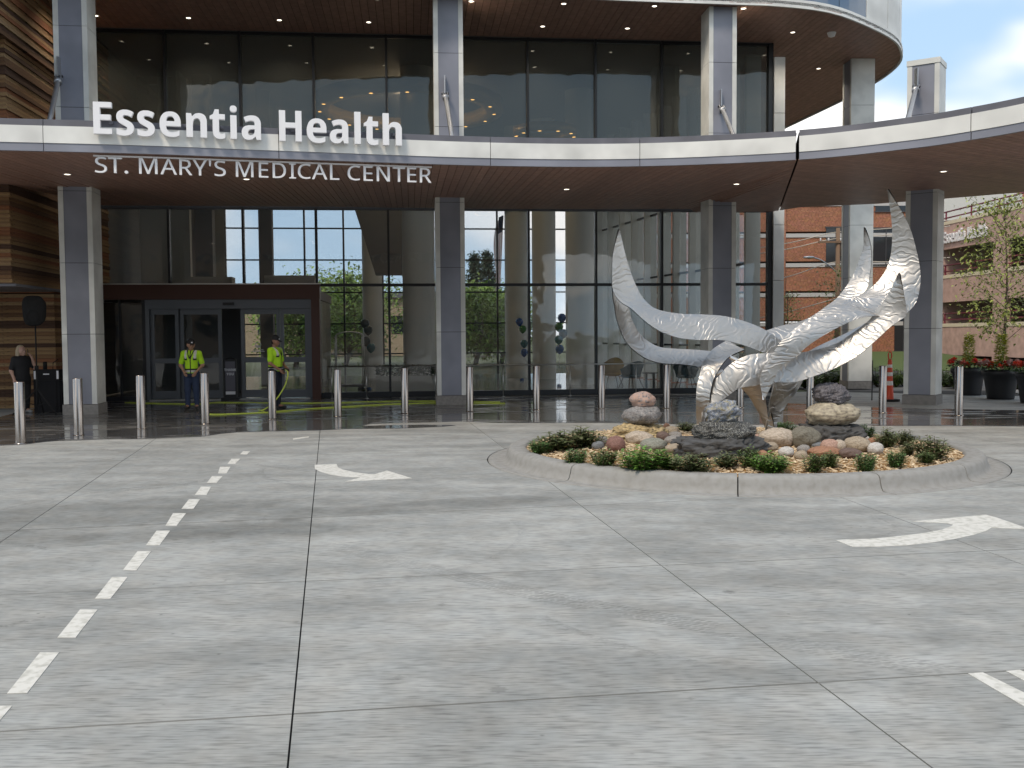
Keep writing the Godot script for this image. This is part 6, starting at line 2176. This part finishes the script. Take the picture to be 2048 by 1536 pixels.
func pole_and_wires():
	var p: Vector3 = Vector3(16.258,3.429,-50.000)
	var t := thing("utility_pole", "wooden utility pole with transformer before the orange brick building", "utility pole", Vector3(p.x, 0, p.z))
	var wood := mk("pole_wood", lin(0.20, 0.13, 0.085), 0.9)
	var s := begin(false)
	tube(s, [Vector3(0, 0, 0), Vector3(0, 7.0, 0)], 0.13, 0.1, 10)
	part("pole", s, wood, t)
	s = begin(false)
	lathe(s, [Vector2(0, 5.6), Vector2(0.2, 5.62), Vector2(0.2, 6.3), Vector2(0.1, 6.42), Vector2(0, 6.45)], 16, Vector3(0.3, 0, 0.05))
	part("transformer", s, M.galvanised, t)
	pbox("cross_arm", t, wood, Vector3(-0.3, 6.3, 0.1), Vector3(1.4, 0.1, 0.1))
	for x in [-0.9, -0.5, 0.1]:
		s = begin(false)
		lathe(s, [Vector2(0, 0), Vector2(0.05, 0.02), Vector2(0.03, 0.08), Vector2(0.05, 0.12), Vector2(0, 0.16)], 8, Vector3(x, 6.35, 0.1))
		part("insulator", s, M.sign_white, t)
	# street light on an arm of the same pole
	s = begin(false)
	tube(s, curve([Vector3(0, 4.75, 0), Vector3(-0.35, 5.05, 0.1), Vector3(-0.9, 5.4, 0.2), Vector3(-1.35, 5.53, 0.3)], 16), 0.035, -1, 8)
	part("lamp_arm", s, M.galvanised, t)
	s = begin(false)
	lathe(s, [Vector2(0, -0.3), Vector2(0.09, -0.24), Vector2(0.12, 0.0), Vector2(0.08, 0.22), Vector2(0, 0.28)], 12, Vector3(-1.55, 5.53, 0.33), Basis(Vector3.BACK, PI / 2) * Basis.from_scale(Vector3(0.6, 1, 1)))
	part("lamp_head", s, M.galvanised, t)
	var wm := mk("wire_pale", lin(0.5, 0.45, 0.38), 0.6)
	var words := ["top", "second", "third", "lowest"]
	var runs := [[Vector3(11.884,5.964,-50.000), Vector3(16.228,6.799,-50.000), Vector3(21.811,7.353,-50.000)], [Vector3(11.885,5.692,-50.000), Vector3(16.057,6.455,-50.000), Vector3(21.815,7.057,-50.000)], [Vector3(11.892,4.155,-50.000), Vector3(16.167,5.316,-50.000), Vector3(21.838,5.499,-50.000)], [Vector3(11.900,2.465,-50.000), Vector3(16.133,3.480,-50.000), Vector3(17.378,3.670,-50.000)]]
	for i in 4:
		s = begin(false)
		var a: Vector3 = runs[i][0]
		var b: Vector3 = runs[i][1]
		var c: Vector3 = runs[i][2]
		tube(s, curve([a, a.lerp(b, 0.5) - Vector3(0, 0.06, 0), b, b.lerp(c, 0.5) - Vector3(0, 0.1, 0), c], 30), 0.022, -1, 5)
		var o := part("overhead_wire", s, wm, self)
		tag(o, words[i] + " overhead wire crossing before the orange brick building", "wire", "overhead wires")

# a tree of tapered limbs and leaf clumps; returns the node
func tree(label: String, at: Vector3, h: float, w: float, trunk: float, leaves: int, size: float, tone: Color, seed_: int, low := 0.3, conifer := false, group := "trees around the court") -> Node3D:
	var r := RandomNumberGenerator.new()
	r.seed = seed_
	var t := thing("conifer_tree" if conifer else "leafy_tree", label, "tree", at, 0, group)
	var s := begin(false)
	var bend := Vector3(r.randf_range(-0.1, 0.1), 0, r.randf_range(-0.1, 0.1)) * w
	tube(s, curve([Vector3.ZERO, Vector3(0, h * 0.5, 0) + bend, Vector3(0, h * 0.95, 0)], 10), trunk, trunk * 0.2, 8)
	part("trunk", s, M.bark, t)
	var br := begin(false)
	var lf := begin()
	var n := 70 if conifer else 34
	for i in n:
		var f := low + (1.0 - low) * (i + r.randf()) / n
		var an := i * 2.4 + r.randf()
		var reach: float
		if conifer: reach = w * 0.5 * (1.02 - (f - low) / (1.0 - low))
		else: reach = w * 0.5 * sqrt(maxf(0.06, 1.0 - pow((f - low - (1.0 - low) * 0.42) / ((1.0 - low) * 0.6), 2))) * r.randf_range(0.6, 1.1)
		var p0 := Vector3(0, h * f * (1.0 if conifer else 0.86), 0) + bend * minf(f, 1.0 - f)
		var p1 := p0 + Vector3(cos(an) * reach, (-0.1 if conifer else 0.35) * reach + (0.0 if conifer else 0.1 * h * r.randf()), sin(an) * reach)
		tube(br, [p0, p0.lerp(p1, 0.5) + Vector3(0, reach * 0.06, 0), p1], trunk * 0.22, trunk * 0.06, 5)
		for k in leaves / n:
			var u := sqrt(r.randf_range(0.05, 1.0))
			var c := p0.lerp(p1, u)
			var sp := reach * (0.16 if conifer else 0.34) + size
			c += Vector3(r.randfn(0, 1), r.randfn(0, 0.7), r.randfn(0, 1)) * sp * 0.55
			var dir := Vector3(r.randf_range(-1, 1), r.randf_range(-0.7, 0.6), r.randf_range(-1, 1)).normalized()
			leaf(lf, c, dir, dir.cross(Vector3(0.2, 1, 0.3)).normalized(), size * r.randf_range(0.7, 1.3), size * 0.55, tone * r.randf_range(0.6, 1.4), 0.2)
	part("branches", br, M.bark, t)
	part("crown", lf, M.leaf_green, t)
	return t

func trees():
	var bk := mk("bark", lin(0.16, 0.12, 0.095), 0.9)
	tri_tex(bk, M.grain_tex, 3.0)
	var p: Vector3 = Vector3(15.161,2.158,-31.000)
	tree("slender young tree with airy yellow green leaves before the pink garage", Vector3(p.x, 0, p.z), 6.4, 3.3, 0.055, 3200, 0.13, Color(0.26, 0.30, 0.07), 5, 0.25)
	p = Vector3(15.402,2.380,-46.000)
	tree("young tree with sparse leaves right of the utility pole", Vector3(p.x, 0, p.z), 4.9, 3.4, 0.05, 1500, 0.13, Color(0.17, 0.2, 0.05), 6, 0.3)
	p = Vector3(12.945,2.412,-47.000)
	tree("small yellowish tree beside the pale end pier", Vector3(p.x, 0, p.z), 3.9, 1.8, 0.05, 900, 0.12, Color(0.26, 0.26, 0.06), 7, 0.3)
	# beyond the lobby
	var back := [[Vector3(-10.310,2.490,-62.000), 5.6, 8.0, "round green tree seen through the lobby left of the round column"], [Vector3(-12.622,2.546,-66.000), 5.2, 7.0, "green tree farther left seen through the lobby glass"], [Vector3(-2.191,2.414,-60.000), 4.6, 6.5, "bright green tree seen through the lobby below the conifers"], [Vector3(-0.676,2.443,-64.000), 4.6, 5.5, "green tree seen through the lobby below the flag"], [Vector3(-12.545,2.177,-58.000), 4.4, 5.5, "green tree seen through the right sliding door"]]
	for i in back.size():
		p = back[i][0]
		tree(back[i][3], Vector3(p.x, 0, p.z), back[i][1], back[i][2], 0.16, 4200, 0.3, Color(0.19, 0.30, 0.05), 20 + i, 0.12, false, "trees beyond the lobby")
	var con := [[Vector3(-3.086,4.785,-85.000), 8.6, 4.0, "left conifer seen through the lobby glass"], [Vector3(-2.098,4.882,-88.000), 9.0, 5.0, "broad conifer seen through the lobby left of the flag"], [Vector3(-14.484,5.038,-90.000), 7.0, 6.0, "dark conifer above the green trees left of the round column"]]
	for i in con.size():
		p = con[i][0]
		tree(con[i][3], Vector3(p.x, 0, p.z), con[i][1], con[i][2], 0.2, 4000, 0.34, Color(0.04, 0.07, 0.045), 40 + i, 0.1, true, "conifers beyond the lobby")
	# low planting along the street
	var kinds := [shrub_mesh(31, Color(0.10, 0.17, 0.025), 30), shrub_mesh(32, Color(0.07, 0.12, 0.03), 30)]
	var words := ["low green shrub left of the veined rock's bollard", "low green shrub beyond the far column's left side", "dark low shrub against the far column", "bright shrub just right of the far column", "green shrub behind the traffic channelizer", "small shrub left of the short column", "small shrub right of the short column", "green shrub behind the leftmost flower pot", "green tuft between the flower pots"]
	var sp := [[Vector2(9.758,-32.977),Vector2(10.441,-33.856),Vector2(11.138,-34.437),Vector2(12.378,-33.590),Vector2(12.857,-33.524),Vector2(13.458,-34.112),Vector2(14.489,-33.300),Vector2(14.305,-32.064),Vector2(15.758,-31.280)]]
	for i in words.size():
		var q: Vector2 = sp[0][i]
		var o := thing("street_shrub", words[i], "shrub", Vector3(q.x, -0.03, q.y), i * 1.1, "shrubs along the street")
		var f := part("foliage", kinds[i % 2][0], M.leaf_green, o)
		var g := part("stems", kinds[i % 2][1], M.stem_brown, o)
		f.scale = Vector3(1.1, 0.75, 0.9)
		g.scale = f.scale
	# flag on its pole, behind the lobby
	p = Vector3(-0.272,2.535,-49.000)
	var fp := thing("flag_pole", "white flag pole with limp striped flag seen through the lobby glass", "flag pole", Vector3(p.x, 0, p.z))
	var s := begin(false)
	tube(s, [Vector3.ZERO, Vector3(0, 9.5, 0)], 0.06, 0.04, 10)
	part("pole", s, M.sign_white, fp)
	var stripes := [lin(0.5, 0.05, 0.06), lin(0.75, 0.73, 0.7)]
	for k in 7:
		s = begin()
		for i in 12:
			var f := func(j: int, q: int) -> Vector3:
				var y := 7.6 - 3.4 * q / 12.0
				var x := -0.08 - (0.34 + 0.1 * sin(q * 0.45)) * (j / 7.0) - 0.015 * q
				return Vector3(x, y - 0.3 * j / 7.0, 0.1 * sin(j * 1.9 + q * 0.25))
			quad(s, f.call(k, i), f.call(k, i + 1), f.call(k + 1, i + 1), f.call(k + 1, i))
		var m := mk("flag_%d" % k, stripes[k % 2], 0.8)
		m.backlight_enabled = true
		m.backlight = Color(1, 1, 1)
		part("stripe", s, m, fp)
	s = begin()
	for i in 2:
		quad(s, Vector3(-0.09 - 0.03 * i, 7.62 - 0.4 * i, 0.13), Vector3(-0.12 - 0.03 * i, 7.22 - 0.4 * i, 0.13), Vector3(-0.34 - 0.02 * i, 7.1 - 0.4 * i, 0.14), Vector3(-0.32 - 0.02 * i, 7.5 - 0.4 * i, 0.14))
	part("canton", s, mk("flag_blue", lin(0.02, 0.04, 0.13), 0.8), fp)
	# low houses far behind the lobby
	var hs := thing("tan_house", "low tan building with dark eaves seen through the lobby behind the trees", "building", Vector3(-22, 0, -95))
	pbox("wall", hs, mk("tan_wall", lin(0.36, 0.29, 0.2), 0.85), Vector3(0, 2.6, 0), Vector3(30, 5.2, 10))
	pbox("roof", hs, M.coping, Vector3(0, 5.4, 0), Vector3(31, 0.4, 11))
	for i in 7:
		pbox("window", hs, M.far_window, Vector3(-12 + i * 4.0, 2.8, 5.02), Vector3(1.6, 1.6, 0.06))

func behind_camera():
	# unseen block behind the camera, for glass and wet pavement to mirror
	var b := thing("unseen_opposite_building", "unseen long tan building behind the camera, mirrored in the lobby glass", "building", Vector3(-6, 0, 44))
	var m := mk("tan_brick", lin(0.30, 0.22, 0.16), 0.9)
	tri_tex(m, M.grain_tex, 0.2)
	for f in 4:
		pbox("wall_course", b, m, Vector3(0, 0.9 + f * 3.6, 0), Vector3(46, 1.8, 10))
		pbox("window_band", b, M.far_window, Vector3(0, 2.7 + f * 3.6, 0.1), Vector3(45.6, 1.8, 9.7))
		for i in 16:
			pbox("pier", b, m, Vector3(-22.5 + i * 3.0, 2.7 + f * 3.6, -4.9), Vector3(0.9, 1.8, 0.3))
	pbox("parapet", b, M.concrete_band, Vector3(0, 14.7, 0), Vector3(46.4, 0.6, 10.4))
